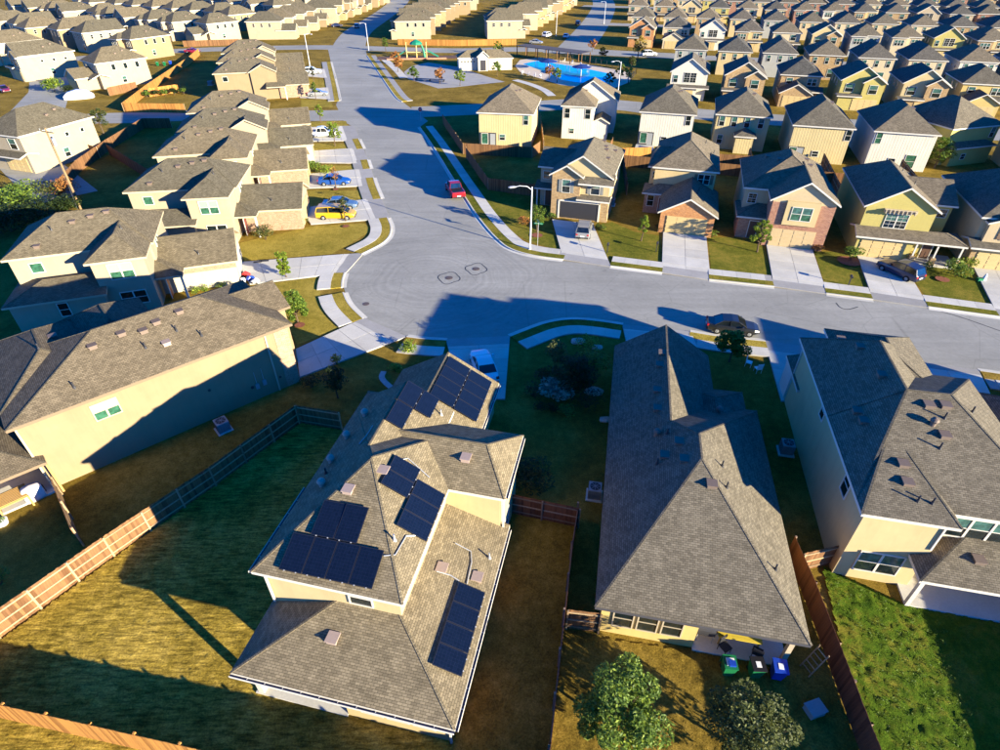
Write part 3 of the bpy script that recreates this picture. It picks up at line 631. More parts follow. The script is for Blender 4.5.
panels(S, 'E', [18.95 + 1.16 * i for i in range(4)], [3.4, 5.05], 1.16, 1.6); panels(S, 'E', [2.1 + 1.1 * i for i in range(4)], [9.05], 1.1, 1.4)
def conduit(h, pts, name='conduit'):
    m = MB(); m.tube([(u, v, h.rz(u, v) + .06) for u, v in pts], [.03] * len(pts), 'conduit', 6); return m.build(name, h.robj)
conduit(S, [(6.4, 10.5), (5.1, 10.9), (4.6, 10.3)]); conduit(S, [(5.9, 5.2), (6.4, 5.4), (6.5, 6.6), (6.9, 6.9)]); conduit(S, [(2.2, 12.9), (2.2, 12.0), (2.0, 11.4)]); conduit(S, [(8.3, 8.6), (9.2, 8.5), (9.4, 7.9), (9.5, 6.6)]); conduit(S, [(7.9, 6.6), (8.6, 6.7), (9.1, 6.6)])

# ---------------------------------------------------------------- the big one-storey hip house
C = House('house', 'wide one-storey house with a big brown hip roof and covered patio', (4.83, 16.57), -11.3, wall='wall_yellow', roof='shingle_brown', fascia='trim_dark')
C.blk(0, 10.35, 0, 17.7, 2.75, zr=6.2, axis='v', e0=8.3, e1=7.3, walls=False); C.w.box(.4, 5.3, .4, 17.3, 0, 2.72, 'wall_yellow'); C.w.box(5.3, 9.95, 3.4, 17.3, 0, 2.72, 'wall_yellow')
C.blk(-.01, 7.5, 12.3, 24.1, 2.77, .667, 'v', 0, 0, inner0=True); C.blk(4.8, 9.6, 12.0, 19.7, 2.75, .45, 'v')
for i_ in range(3): C.win('S', .4, 1.55 + i_ * 1.25, .85, .95, 1.45, 'c', ('glass_dark', 'glass_dark'))
C.garage('N', 23.75, 3.8)
for u, v, kd, mt in [(3.4, 20.3, 'box', 'vent_brown'), (3.2, 18.9, 'box', 'vent_brown'), (3.0, 16.0, 'box', 'vent_brown'), (3.0, 14.0, 'box', 'vent_brown'), (3.5, 11.3, 'pipe', 'metal_dark'), (2.9, 11.5, 'turbine', 'vent_brown'), (4.1, 10.2, 'box', 'vent_brown'), (4.3, 8.6, 'box', 'vent_brown'), (2.9, 8.9, 'pipe', 'metal_dark'), (6.5, 8.8, 'pipe', 'metal_dark'), (6.6, 7.2, 'pipe', 'metal_dark'), (5.7, 6.9, 'box', 'vent_brown'), (3.3, 9.4, 'box', 'vent_brown'), (9.0, 3.4, 'pipe', 'metal_dark'), (7.3, 15.7, 'turbine', 'vent_brown')]: C.vent(u, v, kd, mt)
C.finish()
m = MB(); m.box(5.3, 10.0, .2, 3.4, 0, .14, 'concrete'); m.build('patio_slab', C.e); post(C, 9.75, .45, .14, 2.62, 'trim_cream', .25); C.door('S', 3.4, 6.4, 'door_brown'); C.win('S', 3.4, 8.3, .9, 1.5, 1.4, '2', T_D)

# ---------------------------------------------------------------- the two-storey house on the right
Rh = House('house', 'tall cream two-storey house at the right edge with teal rear windows', (19.05, 20.10), -12.2, wall='wall_cream', roof='shingle_brown', fascia='trim_white')
Rh.blk(0, 4.78, 0, 12.0, 5.7, .67, 'v', 5.6, 0); Rh.blk(0.03, 10.4, 1.0, 14.2, 5.7, zr=8.4, axis='u', e0=3.57, e1=4.4, rp=8.1); Rh.blk(-.01, 7.15, 8.0, 17.2, 5.72, zr=8.43, axis='v', e0=0, e1=3.8, inner0=True); Rh.blk(2.1, 8.1, 11, 19.0, 5.7, .5, 'v')
Rh.blk(3.5, 12.4, -1.35, 5.5, 2.8, .36, 'u', None, 0, walls=False, cap=True); Rh.w.box(4.35, 12.0, 1.38, 5.0, 0, 3.3, 'wall_cream')
Rh.blk(.2, 6.6, 14.5, 19.2, 2.75, .3, 'v', 0, 0)
Rh.win('S', .38, 2.35, .85, 2.2, 1.55, '2', T_T); Rh.win('S', 1.38, 6.6, 3.75, 3.1, 1.4, '3', T_T)
Rh.win('W', .38, 3.2, 3.9, .9, 1.4, '', T_D); Rh.win('W', .38, 9.6, 4.3, .75, 1.1, '', T_D); Rh.win('S', 1.38, 6.2, .9, 1.2, 1.5, '', T_T); Rh.win('S', 1.38, 8.4, .9, 1.2, 1.5, '', T_T)
for u, v, kd, mt in [(4.6, 7.2, 'box', 'vent_brown'), (5.5, 7.3, 'box', 'vent_brown'), (4.6, 6.0, 'turbine', 'vent_brown'), (5.1, 5.4, 'box', 'vent_brown'), (4.7, 4.6, 'pipe', 'metal_dark'), (5.3, 6.5, 'pipe', 'metal_dark'), (2.6, 3.3, 'box', 'vent_brown'), (2.6, 2.2, 'box', 'vent_brown'), (2.9, 1.2, 'pipe', 'metal_dark'), (3.6, 1.2, 'pipe', 'metal_dark'), (7.2, 7.6, 'pipe', 'metal_dark'), (6.6, .2, 'box', 'vent_brown'), (1.4, 6.6, 'box', 'vent_brown'), (1.3, 7.6, 'box', 'vent_brown'), (2.9, 10, 'box', 'vent_brown'), (2.6, 13.5, 'box', 'vent_brown'), (2.1, 15.5, 'box', 'vent_brown')]: Rh.vent(u, v, kd, mt)
Rh.finish()
m = MB(); m.box(3.9, 12, -1.0, 1.38, 0, .14, 'concrete'); m.build('patio_slab', Rh.e); post(Rh, 3.95, -.95, .14, 2.65, 'trim_white', .22); post(Rh, 11.6, -.95, .14, 2.65, 'trim_white', .22); Rh.garage('N', 18.82, 3)
m = MB(); m.box(.28, .36, 16.9, 18.9, 0, 2.4, 'trim_white'); m.build('garage_side_trim', Rh.e)
for (u, v, z0, z1) in ((4.3, .33, 3.4, 5.5), (.33, 16.7, 0, 5.5)):
    m = MB(); m.box(u - .05, u + .05, v - .04, v + .04, z0, z1, 'trim_white'); m.build('downpipe', Rh.e)

R2 = House('house', 'one-storey house mostly beyond the right edge, dark roof slope showing', (19.05, 20.10), -12.2, wall='wall_cream', roof='shingle_grey', fascia='trim_white')
R2.blk(12.7, 22.9, 0, 17, 2.75, .64, 'v', None, None); R2.blk(17.2, 23.6, 9, 21.2, 2.77, .68, 'v', 0, 0); R2.garage('N', 20.82, 20.3); R2.win('S', .38, 16, .9, 1.2, 1.4); R2.finish()
# ---------------------------------------------------------------- the long cream house on the left
L1 = House('house', 'long cream two-storey house with a blank wall crossed by a diagonal shadow', (-30.42, 26.53), 41.5, wall='wall_butter_sun', roof='shingle_umber', fascia='fascia_brown')
L1.blk(0, 18.8, -.05, 9.6, 5.7, zr=8.25, axis='u', e0=6.6, e1=5.0, rp=4.2); L1.blk(12.5, 19.9, 2.6, 7.9, 5.7, .5, 'u', 0, 0); L1.blk(5, 11, 3.5, 12.4, 5.7, .6, 'v'); L1.blk(-.02, 7, 2, 12.2, 5.7, .5, 'v')
L1.blk(-4.6, .9, -.55, 9, 2.8, .4, 'v', None, 0, walls=False); L1.w.box(-4, .38, 3.2, 9, 0, 2.7, 'wall_butter_sun')
L1.w.box(17.3, 18.45, .30, 3, 0, 5.6, 'brick_pink'); L1.win('S', .33, 5.2, 3.75, 1.5, 1.2, '2c', ('blind_pale', 'glass_green'))
for u, v, kd, mt in [(6.2, 3.1, 'box', 'vent_brown'), (8.1, 3.3, 'box', 'vent_brown'), (10.4, 3.3, 'box', 'vent_brown'), (12.1, 3.5, 'box', 'vent_brown'), (9.4, 3.0, 'box', 'vent_brown'), (9.0, 1.9, 'pipe', 'metal_dark'), (11.3, 2.3, 'pipe', 'metal_dark'), (10.3, 1.7, 'box', 'vent_pink'), (12.6, 1.4, 'pipe', 'metal_dark'), (4.2, 1.0, 'pipe', 'metal_dark'), (4.4, 7.5, 'box', 'vent_brown'), (3.4, 5.6, 'pipe', 'metal_dark')]: L1.vent(u, v, kd, mt)
L1.finish()
for (u, v, z0, z1, mt) in ((.42, .28, 0, 5.5, 'trim_cream'), (16.6, .28, 0, 5.5, 'trim_cream'), (.86, -.5, 0, 2.6, 'lumber')):
    m = MB(); m.box(u - .06, u + .06, v - .04, v + .04, z0, z1, mt); m.build('downpipe', L1.e)
m = MB(); m.box(-4, .5, -.2, 3.2, 0, .14, 'concrete'); m.build('patio_slab', L1.e); L1.door('S', 3.2, -1.5, 'door_brown'); L1.garage('E', 19.52, 5.2, 4.2, mat='garage_tan')
for u, z in ((15.0, 1.0), (15.6, 1.1)):
    m = MB(); m.box(-.14, .14, -.12, .02, 0, .45, 'ac_grey'); m.tube([(0, -.05, .45), (0, -.05, 1.6)], [.02, .02], 'metal_grey', 6); m.build('electric_meter', L1.e, (u, .33, z))
for u, z, w in ((11.6, 2.6, .22), (16.9, 1.2, .2), (13.4, 3.7, .12), (14.6, 1.3, .25)):
    m = MB(); m.tube([(0, .03, 0), (0, -.06, 0)], [w / 2, w / 2], 'metal_dark', 10); m.build('wall_vent', L1.e, (u, .33, z))

# ---------------------------------------------------------------- houses on the left side of the main street (gable garages towards it)
def west_house(label, org, ang, wall, gw, gm, roof='shingle_olive', near=False, low=True, south=True):
    h = House('house', label, org, ang, wall=wall, roof=roof, fascia='trim_cream', small=not near, group='houses on the left side of the main street')
    h.blk(0, 13.0, 0, 8.8, 5.7, .56, 'u', 4.6, 4.0)
    if south: h.blk(7.5, 12.8, -3.3, 5, 5.7, .6, 'v', None, 0)
    else: h.blk(7.5, 13.6, -.5, 5, 5.7, .5, 'v', 0, 0)
    if low: h.blk(-.1, 8.5, -4.0, 2, 2.8, .32, 'u', None, 0); h.win('S', -3.62, 4.5, 1.0, .8, 1.3, '', T_D)
    h.blk(12.0, 20.2, -.4, 7.6, 2.8, .5, 'u', 0, 0, wall=gw, gwall=wall); h.blk(10.8, 15.0, -2.1, 4, 2.8, .35, 'u', 0, None, walls=False)
    h.win('S', .38, 2.4, 4.0, 1.0, .9, 's', T_G if near else T_D)
    if south: h.win('S', -2.92, 10.2, 3.7, 2.0, 1.5, '2', T_P); h.win('S', -2.92, 10.4, .9, 2.2, 1.3, '2', ('glass_dark', 'glass_dark'))
    h.win('E', 12.62, 3.2, 3.7, 1.4, 1.4, '2', T_T); h.door('E', 13.2, -1.0 if south else .8, 'door_red'); h.garage('E', 19.82, 3.6, 4.9, mat=gm)
    post(h, 14.8, -1.9, 0, 2.65, 'trim_white', .2)
    for u, v, kd in [(6, 3.2, 'box'), (7.6, 3.6, 'box'), (9, 3.9, 'box'), (4.2, 2.6, 'pipe'), (10.5, 1.0, 'pipe'), (3, 1.0, 'box'), (16.5, 1.0, 'pipe')]: h.vent(u, v, kd, 'vent_brown' if kd == 'box' else 'metal_dark')
    h.finish(); return h
L2 = west_house('pale two-storey house with white garage wall behind the long cream house', (-46.76, 49.96), 18.6, 'wall_ivory_sun', 'wall_chalk', 'garage_white', near=True)
m = MB(); m.box(14.6, 19.84, -.045, .02, 1.95, 2.62, 'brick_pink'); m.build('brick_band', L2.e)
west_house('cream two-storey house with orange brick garage beside the yellow van', (-44.78, 68.17), 8, 'wall_ivory_sun', 'brick_pink', 'garage_cream', near=True)
west_house('cream two-storey house with brick garage beside the blue sedan', (-47.84, 82.05), 13, 'wall_ivory_sun', 'brick_pink', 'garage_cream', low=False)
west_house('cream two-storey house between the blue sedan and the white pickup', (-50.0, 93.7), 15.5, 'wall_ivory_sun', 'wall_chalk', 'garage_tan', low=False, south=False)
west_house('cream two-storey house at the corner behind the white pickup', (-53.8, 106.6), 16.5, 'wall_ivory_sun', 'wall_chalk', 'garage_cream', low=False, south=False)
west_house('yellow-walled two-storey house just past the side street with a pink brick front', (-63.4, 142.3), 16, 'wall_butter_sun', 'brick_pink', 'garage_tan', low=False, south=False)
west_house('second tan-roofed house past the side street, silver sedan in front', (-68.0, 156.4), 16, 'wall_butter_sun', 'wall_ivory_sun', 'garage_tan', low=False, south=False)
west_house('third tan-roofed house past the side street, nearest the far junction', (-72.1, 170.0), 16, 'wall_ivory_sun', 'wall_ivory_sun', 'garage_tan', low=False, south=False)

# ---------------------------------------------------------------- front row across the road (u along the road, v away from it)
def row_house(label, s, n, da=0, name='house', group='houses across the road', **kw):
    x, y = sn(s, n); return House(name, label, (x, y), -16.2 + da, group=group, **kw)
h = row_house('tan brick two-storey house with an open garage and grey shutters', -15.0, 74.0, wall='wall_cream', roof='shingle_brown')
h.blk(.2, 8.3, 0, 13.0, 5.7, .62, 'v', 0, None); h.blk(.15, 4.6, -.5, 6, 5.7, .6, 'v', 0, 0, wall='brick_tan'); h.blk(4.0, 8.5, -.75, 2.5, 5.0, .2, 'u', 0, 0, walls=False, zr=5.9)
h.w.box(.55, 8.0, -.1, 5, 0, 2.9, 'brick_tan'); h.blk(3.9, 8.2, -.75, 1.5, 2.95, .25, 'u', 0, 0, walls=False); h.blk(-2.2, 3, 3.4, 10, 5.4, .5, 'u', 0, 0, wall='wall_tan'); h.blk(-2.4, 1, 2.5, 6, 2.8, .3, 'u', 0, 0, walls=False)
h.win('S', -.13, 2.4, 3.5, 1.0, 1.6, '', T_T, 'shutter_grey'); h.win('S', .38, 6.1, 3.4, 1.1, 1.6, '', T_T, 'shutter_grey'); h.win('S', 3.78, -1.0, 3.7, .9, 1.0, '', T_D)
m = MB(); m.box(1.7, 6.8, -.14, -.10, .13, 2.3, 'metal_dark'); m.box(1.5, 1.7, -.2, 0, 0, 2.5, 'trim_white'); m.box(6.8, 7.0, -.2, 0, 0, 2.5, 'trim_white'); m.box(1.5, 7.0, -.2, 0, 2.3, 2.5, 'trim_white'); m.build('garage_dark_panel', h.e)  # flat dark panel in a white frame, painting the shaded garage interior
for q in ((6.0, 8.5), (6.2, 7.5), (5.5, 10), (6.8, 5), (7.2, 9.5), (5.4, 11.2)): h.vent(*q, 'box')
h.finish(); h.door('S', 3.7, -.6, 'door_brown'); post(h, -2.0, 2.7, 0, 2.7)
h = row_house('house with a bright orange brick garage gable and cream garage door', -2.6, 72.6, wall='wall_cream', roof='shingle_brown')
h.blk(1.9, 9.1, -.3, 9.0, 2.75, .55, 'v', 0, 0, wall='brick_orange'); h.blk(.2, 8.7, 7.8, 20.5, 5.7, .62, 'v', 4.2, None); h.blk(-.4, 4.0, 8.6, 16, 5.5, .45, 'u', .8, 0); h.blk(-.6, 3.2, 6.0, 10, 2.8, .35, 'u', None, 0, wall='brick_red')
h.garage('S', .06, 5.5); h.win('S', 8.18, 6.9, 3.9, 1.4, 1.2, '2', T_D, 'shutter_brown'); h.win('S', 8.98, .8, 3.9, .9, .8, '', T_D); h.win('S', 8.98, 2.6, 3.9, .9, .8, '', T_D); h.win('S', 6.38, .6, 1.0, .8, 1.4, '', T_D); h.door('S', 6.38, 2.2, 'door_red')
for q in ((6.2, 3), (6.4, 4.6), (7.4, 12), (7.8, 14), (6.6, 16)): h.vent(*q, 'pipe', 'metal_dark')
h.finish()
h = row_house('two-storey brick house with a cream bay over its tan garage door', 10.6, 72.0, wall='wall_sand', roof='shingle_brown')
h.blk(1.0, 8.5, -.1, 8, 5.7, .62, 'v', 0, 0, wall='brick_red', gwall='wall_sand'); h.blk(-1.8, 8.4, 3.5, 15.5, 5.7, .6, 'v', 4, None); h.blk(-2.0, 2.2, 1.6, 7, 2.8, .45, 'u', None, 0, wall='brick_red')
m = MB(); m.box(2.9, 6.5, .02, .6, 2.9, 5.7, 'wall_cream'); m.build('bay', h.e); h.win('S', .02, 4.7, 3.55, 2.1, 1.5, '2', ('glass_teal', 'glass_green')); h.garage('S', .26, 4.5, 4.9, mat='garage_tan'); h.win('S', 3.88, -.5, 3.8, .9, 1.1, 'g', T_D); h.door('S', 1.98, .2, 'door_brown')
for q in ((5.8, 9), (5.6, 11), (2, 8), (1, 11)): h.vent(*q, 'box')
h.finish()
h = row_house('olive yellow house with white-framed double window and wrap-around porch', 21.4, 72.6, wall='wall_olive', roof='shingle_brown')
h.blk(.2, 8.0, .2, 14.5, 5.7, .62, 'v', 0, None); h.blk(5.5, 10.6, 3.5, 12, 5.5, .4, 'u', 0, 0); h.blk(.1, 11.3, -1.3, 2.6, 2.75, .32, 'u', 0, None, walls=False); h.w.box(.55, 6.3, -.6, 1, 0, 2.7, 'wall_olive')
h.garage('S', -.6, 3.3, 4.7); h.win('S', .58, 4.0, 3.4, 2.2, 1.6, '2g', T_T); h.win('S', 3.88, 9.4, 4.0, .9, .9, '', T_D); h.door('S', .58, 8.2, 'door_brown')
m = MB(); m.box(2.4, 5.7, .3, .58, 5.2, 5.55, 'trim_cream')
for i_ in range(8): m.box(2.45 + i_ * .42, 2.55 + i_ * .42, -.02, .3, 5.15, 5.5, 'trim_cream')
m.build('window_awning', h.e)
for q in ((5.4, 9), (6.2, 6), (5.8, 11.5)): h.vent(*q, 'pipe', 'metal_dark')
post(h, 6.5, -1.0, .1, 2.7, base='brick_tan'); post(h, 8.6, -1.0, .1, 2.7, base='brick_tan'); post(h, 11.0, -1.0, .1, 2.7, base='brick_tan'); h.finish()
m = MB(); m.box(6.2, 11.2, -1.2, 2, 0, .2, 'concrete'); m.build('porch_slab', h.e)
h = row_house('sand coloured house with dark shutters, last across the road on the right', 33.2, 72.8, wall='wall_sand', roof='shingle_brown')
h.blk(0, 8.4, 0, 14.5, 5.7, .6, 'v', None, None); h.blk(.6, 6, -.6, 4, 5.3, .4, 'v', 0, 0); h.blk(-.2, 9.4, -1.4, 2, 2.75, .3, 'u', 0, 0, walls=False); h.w.box(.4, 8, -.5, 1, 0, 2.7, 'brick_tan'); h.garage('S', -.5, 3.4, 4.7); h.win('S', -.22, 3.2, 3.5, 1.2, 1.5, '', T_T, 'shutter_brown'); h.win('S', .38, 7.2, 3.6, .8, 1.2, '', T_T); h.finish()
h = row_house('dark roofed house cut by the right edge across the road', 46.0, 72.4, wall='wall_cream', roof='shingle_brown'); h.blk(0, 8.6, 0, 14, 5.7, .6, 'v', None, None); h.garage('S', .38, 4); h.win('S', .38, 3, 3.6, 1.2, 1.5); h.finish()

# ---------------------------------------------------------------- second row, backs towards the camera
def back_house(label, org, ang, w, d, wall, wins, ext=None, roof='shingle_brown', e0=None, porch=None):
    h = House('house', label, org, ang, wall=wall, roof=roof, group='second row of houses, backs to the camera', small=True)
    h.blk(0, w, 0, d, 5.7, .66, 'v', e0, None)
    for (u, z, ww, hh, st, gl) in wins: h.win('S', .38, u, z, ww, hh, st, gl)
    if porch:
        m = MB(); u0, u1 = porch; m.box(u0, u1, .26, .378, .1, 2.35, 'metal_dark'); m.build('porch_shade_panel', h.e); h.win('S', .25, u0 + .8, .5, 1.1, 1.7, 's', T_G); m = MB(); m.box(u0 - .3, u1 + .4, -2.6, .3, 0, .15, 'concrete'); m.build('patio_slab', h.e)  # dark panel on the wall paints the shade of a porch recess
        m = MB(); m.box(u1 - 1.05, u1 - .15, .22, .255, .2, 2.2, 'ac_grey'); m.build('door', h.e)
    if ext: ext(h)
    h.vent(w * .62, d * .4, 'box'); h.vent(w * .66, d * .55, 'box'); h.finish(); return h
back_house('cream board-clad house nearest the main street, white patio chairs at its back', (-4.1, 107.5), -9, 10.0, 13, 'wall_batten', [(8.6, 3.9, .8, 1.5, '', T_T), (4.5, 1.2, .9, .9, '', T_T)], porch=(.6, 3.4))
def e2(h): h.blk(0.0, 10, 5.5, 14, 5.7, .66, 'v', 0, None); h.blk(5.5, 9.0, 1.0, 8, 2.9, .5, 'v', 0, 0)
back_house('white board-clad house with a narrow hipped rear wing, second from the main street', (10.9, 112.5), -12, 6.3, 13, 'wall_white', [(1.2, 3.6, .9, 1.6, '', T_D), (4.9, 3.6, .9, 1.6, '', T_D), (2.2, 1.0, .8, .8, '', T_T)], e2)
back_house('white board-clad house with magenta flowers on its back patio', (*sn(-7.0, 110.6),), -16.2, 9.7, 13, 'wall_white', [(8.4, 3.9, .8, 1.5, '', T_D), (4.8, .9, .9, .8, '', T_D)], porch=(.5, 3.0))
def e4(h): h.blk(3.6, 7.2, -2.2, 3, 2.9, .5, 'v', None, 0)
back_house('yellow board-clad house with four rear windows and a small hipped porch', (*sn(5.7, 112.4),), -16.2, 9.3, 13, 'wall_batten', [(1.3, 3.8, .8, 1.5, '', T_T), (3.3, 3.8, .8, 1.5, '', T_T), (5.4, 3.8, .8, 1.5, '', T_T), (7.6, 3.8, .8, 1.5, '', T_T), (1.5, .9, .8, 1.4, '', T_T)], e4)
back_house('cream board-clad house between the four-window house and the white one', (*sn(17.6, 108.4),), -16.2, 9.4, 14, 'wall_batten', [(8.6, 3.8, .8, 1.5, '', T_D), (4.6, 1.0, .9, .8, '', T_D)], porch=(.3, 2.8))
back_house('white board-clad house beside the round green tree', (*sn(29.4, 108.0),), -16.2, 9.4, 14, 'wall_white', [(1.1, 3.8, .8, 1.6, '', T_G), (4.0, .9, .9, .8, '', T_D), (6.6, .5, 1.4, 1.9, '', T_G)])
def e7(h): h.blk(.8, 9.6, -1.0, 8, 2.9, .45, 'u', None, None); h.win('S', -.62, 3.6, 1.0, .8, .8, '', T_D)
back_house('yellow house with a long dark roof behind the round green tree', (*sn(41.6, 112.5),), 16, 10.5, 12, 'wall_olive', [(9, 3.8, .8, 1.5, '', T_T)], e7)
back_house('pale yellow house at the right edge of the second row', (*sn(50.8, 106.5),), -16.2, 9.4, 13, 'wall_batten', [(1.4, 3.7, .8, 1.6, '', T_G), (3, .9, .8, .9, '', T_T)])

# ---------------------------------------------------------------- houses further off: a few plans in several colours, copied lot by lot
PROTO = {}
WALLC = dict(wall_cream='cream', wall_yellow='yellow', wall_white='white', wall_tan='tan', wall_sand='sand coloured', brick_orange='orange brick', wall_grey='grey', brick_tan='tan brick', brick_red='red brick', wall_pale='pale', wall_ivory_sun='pale', wall_butter_sun='cream', wall_olive='olive yellow')
PLAN = {0: 'with paired front gables', 1: 'with a projecting garage gable', 2: 'with one broad front gable', 3: 'with a hipped front and a side bay', 4: 'with a plain hip roof'}
def far_proto(t, wall, roof):
    h = House('house', 'house', (0, 0), 0, wall=wall, roof=roof, small=True); tr = 'brick_tan' if wall in ('wall_cream', 'wall_sand') else ('wall_white' if wall == 'wall_tan' else wall)
    if t == 0:
        h.blk(-4.4, 4.4, 0, 13.5, 5.7, .62, 'v', 0, None); h.blk(-.2, 4.5, -.7, 5, 5.5, .6, 'v', 0, 0, wall=tr); h.w.box(-4, 4, -.5, 3, 0, 2.9, tr); h.blk(-4.5, .4, -1.1, 1.2, 2.9, .3, 'u', 0, 0, walls=False)
        h.win('S', .38, -2.3, 3.5, 1.5, 1.5, '', T_T); h.win('S', -.32, 2.15, 3.4, 1.5, 1.6, '', T_T); h.garage('S', -.5, 1.2, 4.8)
    elif t == 1:
        h.blk(-4.4, 4.4, 4.5, 17, 5.7, .62, 'v'); h.blk(-4.3, 2.6, -.2, 7, 2.8, .55, 'v', 0, 0, wall=tr); h.blk(1.8, 4.9, 2.8, 7, 2.8, .35, 'u', 0, 0, walls=False); h.win('S', 4.88, 2.4, 3.7, 1.8, 1.3, '2', T_T); h.win('S', 4.88, -2.2, 3.9, 1.2, 1.1, '', T_T); h.garage('S', .18, -.9, 4.8)
    elif t == 2:
        h.blk(-4.3, 4.3, 0, 13.5, 5.7, .66, 'v', 0, None, gwall=wall); h.blk(-4.6, 4.6, -1.4, 1.2, 2.9, .3, 'u', 0, 0, walls=False); h.w.box(-3.9, 2, -.8, 1, 0, 2.8, tr); h.win('S', .38, .2, 3.7, 2.6, 1.9, '2g', T_D); h.garage('S', -.8, -1, 4.6); h.win('S', .38, -2.9, 3.6, .9, 1.4, '', T_T)
    elif t == 3:
        h.blk(-4.4, 4.4, .8, 14, 5.7, .62, 'v'); h.blk(-4.5, .2, -.8, 5, 5.6, .6, 'v', None, 0, wall=tr); h.w.box(-4, 4, -.5, 3, 0, 2.8, wall); h.blk(-.2, 4.6, -1.1, 1.6, 2.9, .3, 'u', 0, 0, walls=False); h.win('S', -.42, -2.1, 3.5, 2.4, 1.4, '3', T_T); h.win('S', 1.18, 2.3, 3.6, 1.6, 1.4, '2', T_T); h.garage('S', -.5, 1, 4.8)
    else:
        h.blk(-4.4, 4.4, 0, 13.5, 5.7, .64, 'v'); h.blk(-4.4, 4.4, -1.2, 2, 2.8, .3, 'u', 0, 0, walls=False); h.win('S', .38, -2.3, 3.6, 1.5, 1.5, '', T_T); h.win('S', .38, 2.0, 3.6, 1.5, 1.5, '', T_T); h.garage('S', .38, 1, 4.8)
    back = {0: 13.12, 1: 16.62, 2: 13.12, 3: 13.62, 4: 13.12}[t]
    for u in (-2.8, -.2, 2.6): h.win('N', back, u, 3.7, .8, 1.4, '', T_T)
    h.win('N', back, -1.8, .6, 1.4, 1.9, '', T_T)
    for v in (back - 8.0, back - 5.2, back - 2.4):
        h.win('E', 4.02, v, 3.9, .55 if t in (0, 4) else .8, .55 if t in (0, 4) else 1.2, 's', T_D); h.win('W', -4.02, v, 3.9, .7, 1.1, '', T_D)
    h.win('E', 4.02, back - 6.4, 1.0, .9, 1.3, '', T_T); h.vent(1.6, back - 4, 'box'); h.vent(2.2, back - 6, 'box'); h.vent(-1.6, back - 5, 'pipe', 'metal_dark'); h.finish(); return h.e
USED = {}
def far_house(t, wall, x, y, ang, label, group, roof='shingle_grey'):
    k_ = (t, wall, roof)
    if k_ not in PROTO: PROTO[k_] = far_proto(t, wall, roof); o = PROTO[k_]
    else: o = copy_tree(PROTO[k_])
    o.location = (x, y, 0); o.rotation_euler = (0, 0, R(ang)); tag(o, label, 'house', group); return o
def in_frame(x, y, m=20):
    d = Vector((x, y, 4 - CAM_H)); c_, s_ = math.cos(_t), math.sin(_t); w = d.y * c_ - d.z * s_
    if w <= 1: return False
    px = 500 + CAM_F * d.x / w; py = 375 - CAM_F * (d.y * s_ + d.z * c_) / w
    return -m - 25 < px < 1025 + m and py > -32
ORD = ['first', 'second', 'third', 'fourth', 'fifth', 'sixth', 'seventh', 'eighth', 'ninth', 'tenth', 'eleventh', 'twelfth', 'thirteenth', 'fourteenth', 'fifteenth', 'sixteenth', 'seventeenth', 'eighteenth', 'nineteenth', 'twentieth', 'twenty-first', 'twenty-second', 'twenty-third', 'twenty-fourth']
rg = random.Random(11)
wl_ = ['wall_cream', 'wall_pale', 'wall_white', 'wall_tan', 'wall_sand', 'brick_tan', 'wall_grey', 'wall_pale', 'brick_red', 'wall_olive']
rows = [('F', 150, -4.0), ('B', 184, -4.5), ('F', 227, -21.5), ('B', 261, -24), ('F', 304, -30), ('B', 338, -33), ('F', 381, -38), ('B', 415, -41)]
fixed = {(0, 0): (2, 'wall_white'), (0, 1): (0, 'brick_tan'), (0, 2): (1, 'brick_tan'), (0, 3): (0, 'wall_olive'), (0, 4): (0, 'wall_cream'), (0, 5): (1, 'wall_yellow'), (2, 0): (0, 'brick_orange'), (2, 2): (2, 'wall_white'), (2, 3): (3, 'wall_cream')}
for ri, (kind, n0, s0) in enumerate(rows):
    cnt = 0; s = s0
    while s < 250:
        jn = rg.uniform(-1.2, 1.2); x, y = sn(s + 4.4, n0 + jn)
        if in_frame(x, y):
            t, wm = fixed.get((ri, cnt), (rg.choice([0, 3, 4, 4, 1, 3, 2]) if kind == 'F' else rg.choice([4, 4, 3, 0]), rg.choice(wl_)))
            if kind == 'B': x, y = sn(s + 4.4, n0 + 13.5 + jn)
            far_house(t, wm, x, y, -16.2 + (0 if kind == 'F' else 180) + rg.uniform(-1, 1), '%s house, %s from left in the %s row of the right suburb' % (WALLC[wm], ORD[min(cnt, 23)], ORD[ri]), 'rows of houses in the right background', rg.choice(['shingle_grey', 'shingle_brown']))
        cnt += 1; s += 11.25 + (.5 if ri % 3 == 0 else 0)
# houses off the side street on the left: long lit side walls
gl = 'houses left of the side street'
for i_, (t, wm, x, y, a, lb) in enumerate([
    (4, 'wall_ivory_sun', -77.1, 93.5, -19.5, 'pale house with a row of small square windows behind the utility pole'),
    (1, 'wall_ivory_sun', -102.6, 154.2, -40.4, 'pale house with a low garage beside the white domed cover'),
    (0, 'wall_ivory_sun', -124.6, 167.5, -38, 'pale house left of the low garage, blue shadow on its side wall'),
    (3, 'wall_butter_sun', -112.5, 196.9, -32, 'cream house behind the diagonal fence left of the street')]):
    far_house(t, wm, x, y, a, lb, gl, 'shingle_olive')
def near_line(p, pts, d):
    for a, b in zip(pts, pts[1:]):
        ax, ay = b[0] - a[0], b[1] - a[1]; t = max(0, min(1, ((p[0] - a[0]) * ax + (p[1] - a[1]) * ay) / (ax * ax + ay * ay)))
        if math.hypot(p[0] - a[0] - ax * t, p[1] - a[1] - ay * t) < d: return True
    return False
park_road = gps([(60, 60), (120, 55), (187, 50), (260, 48), (330, 47)])
rowc = {}
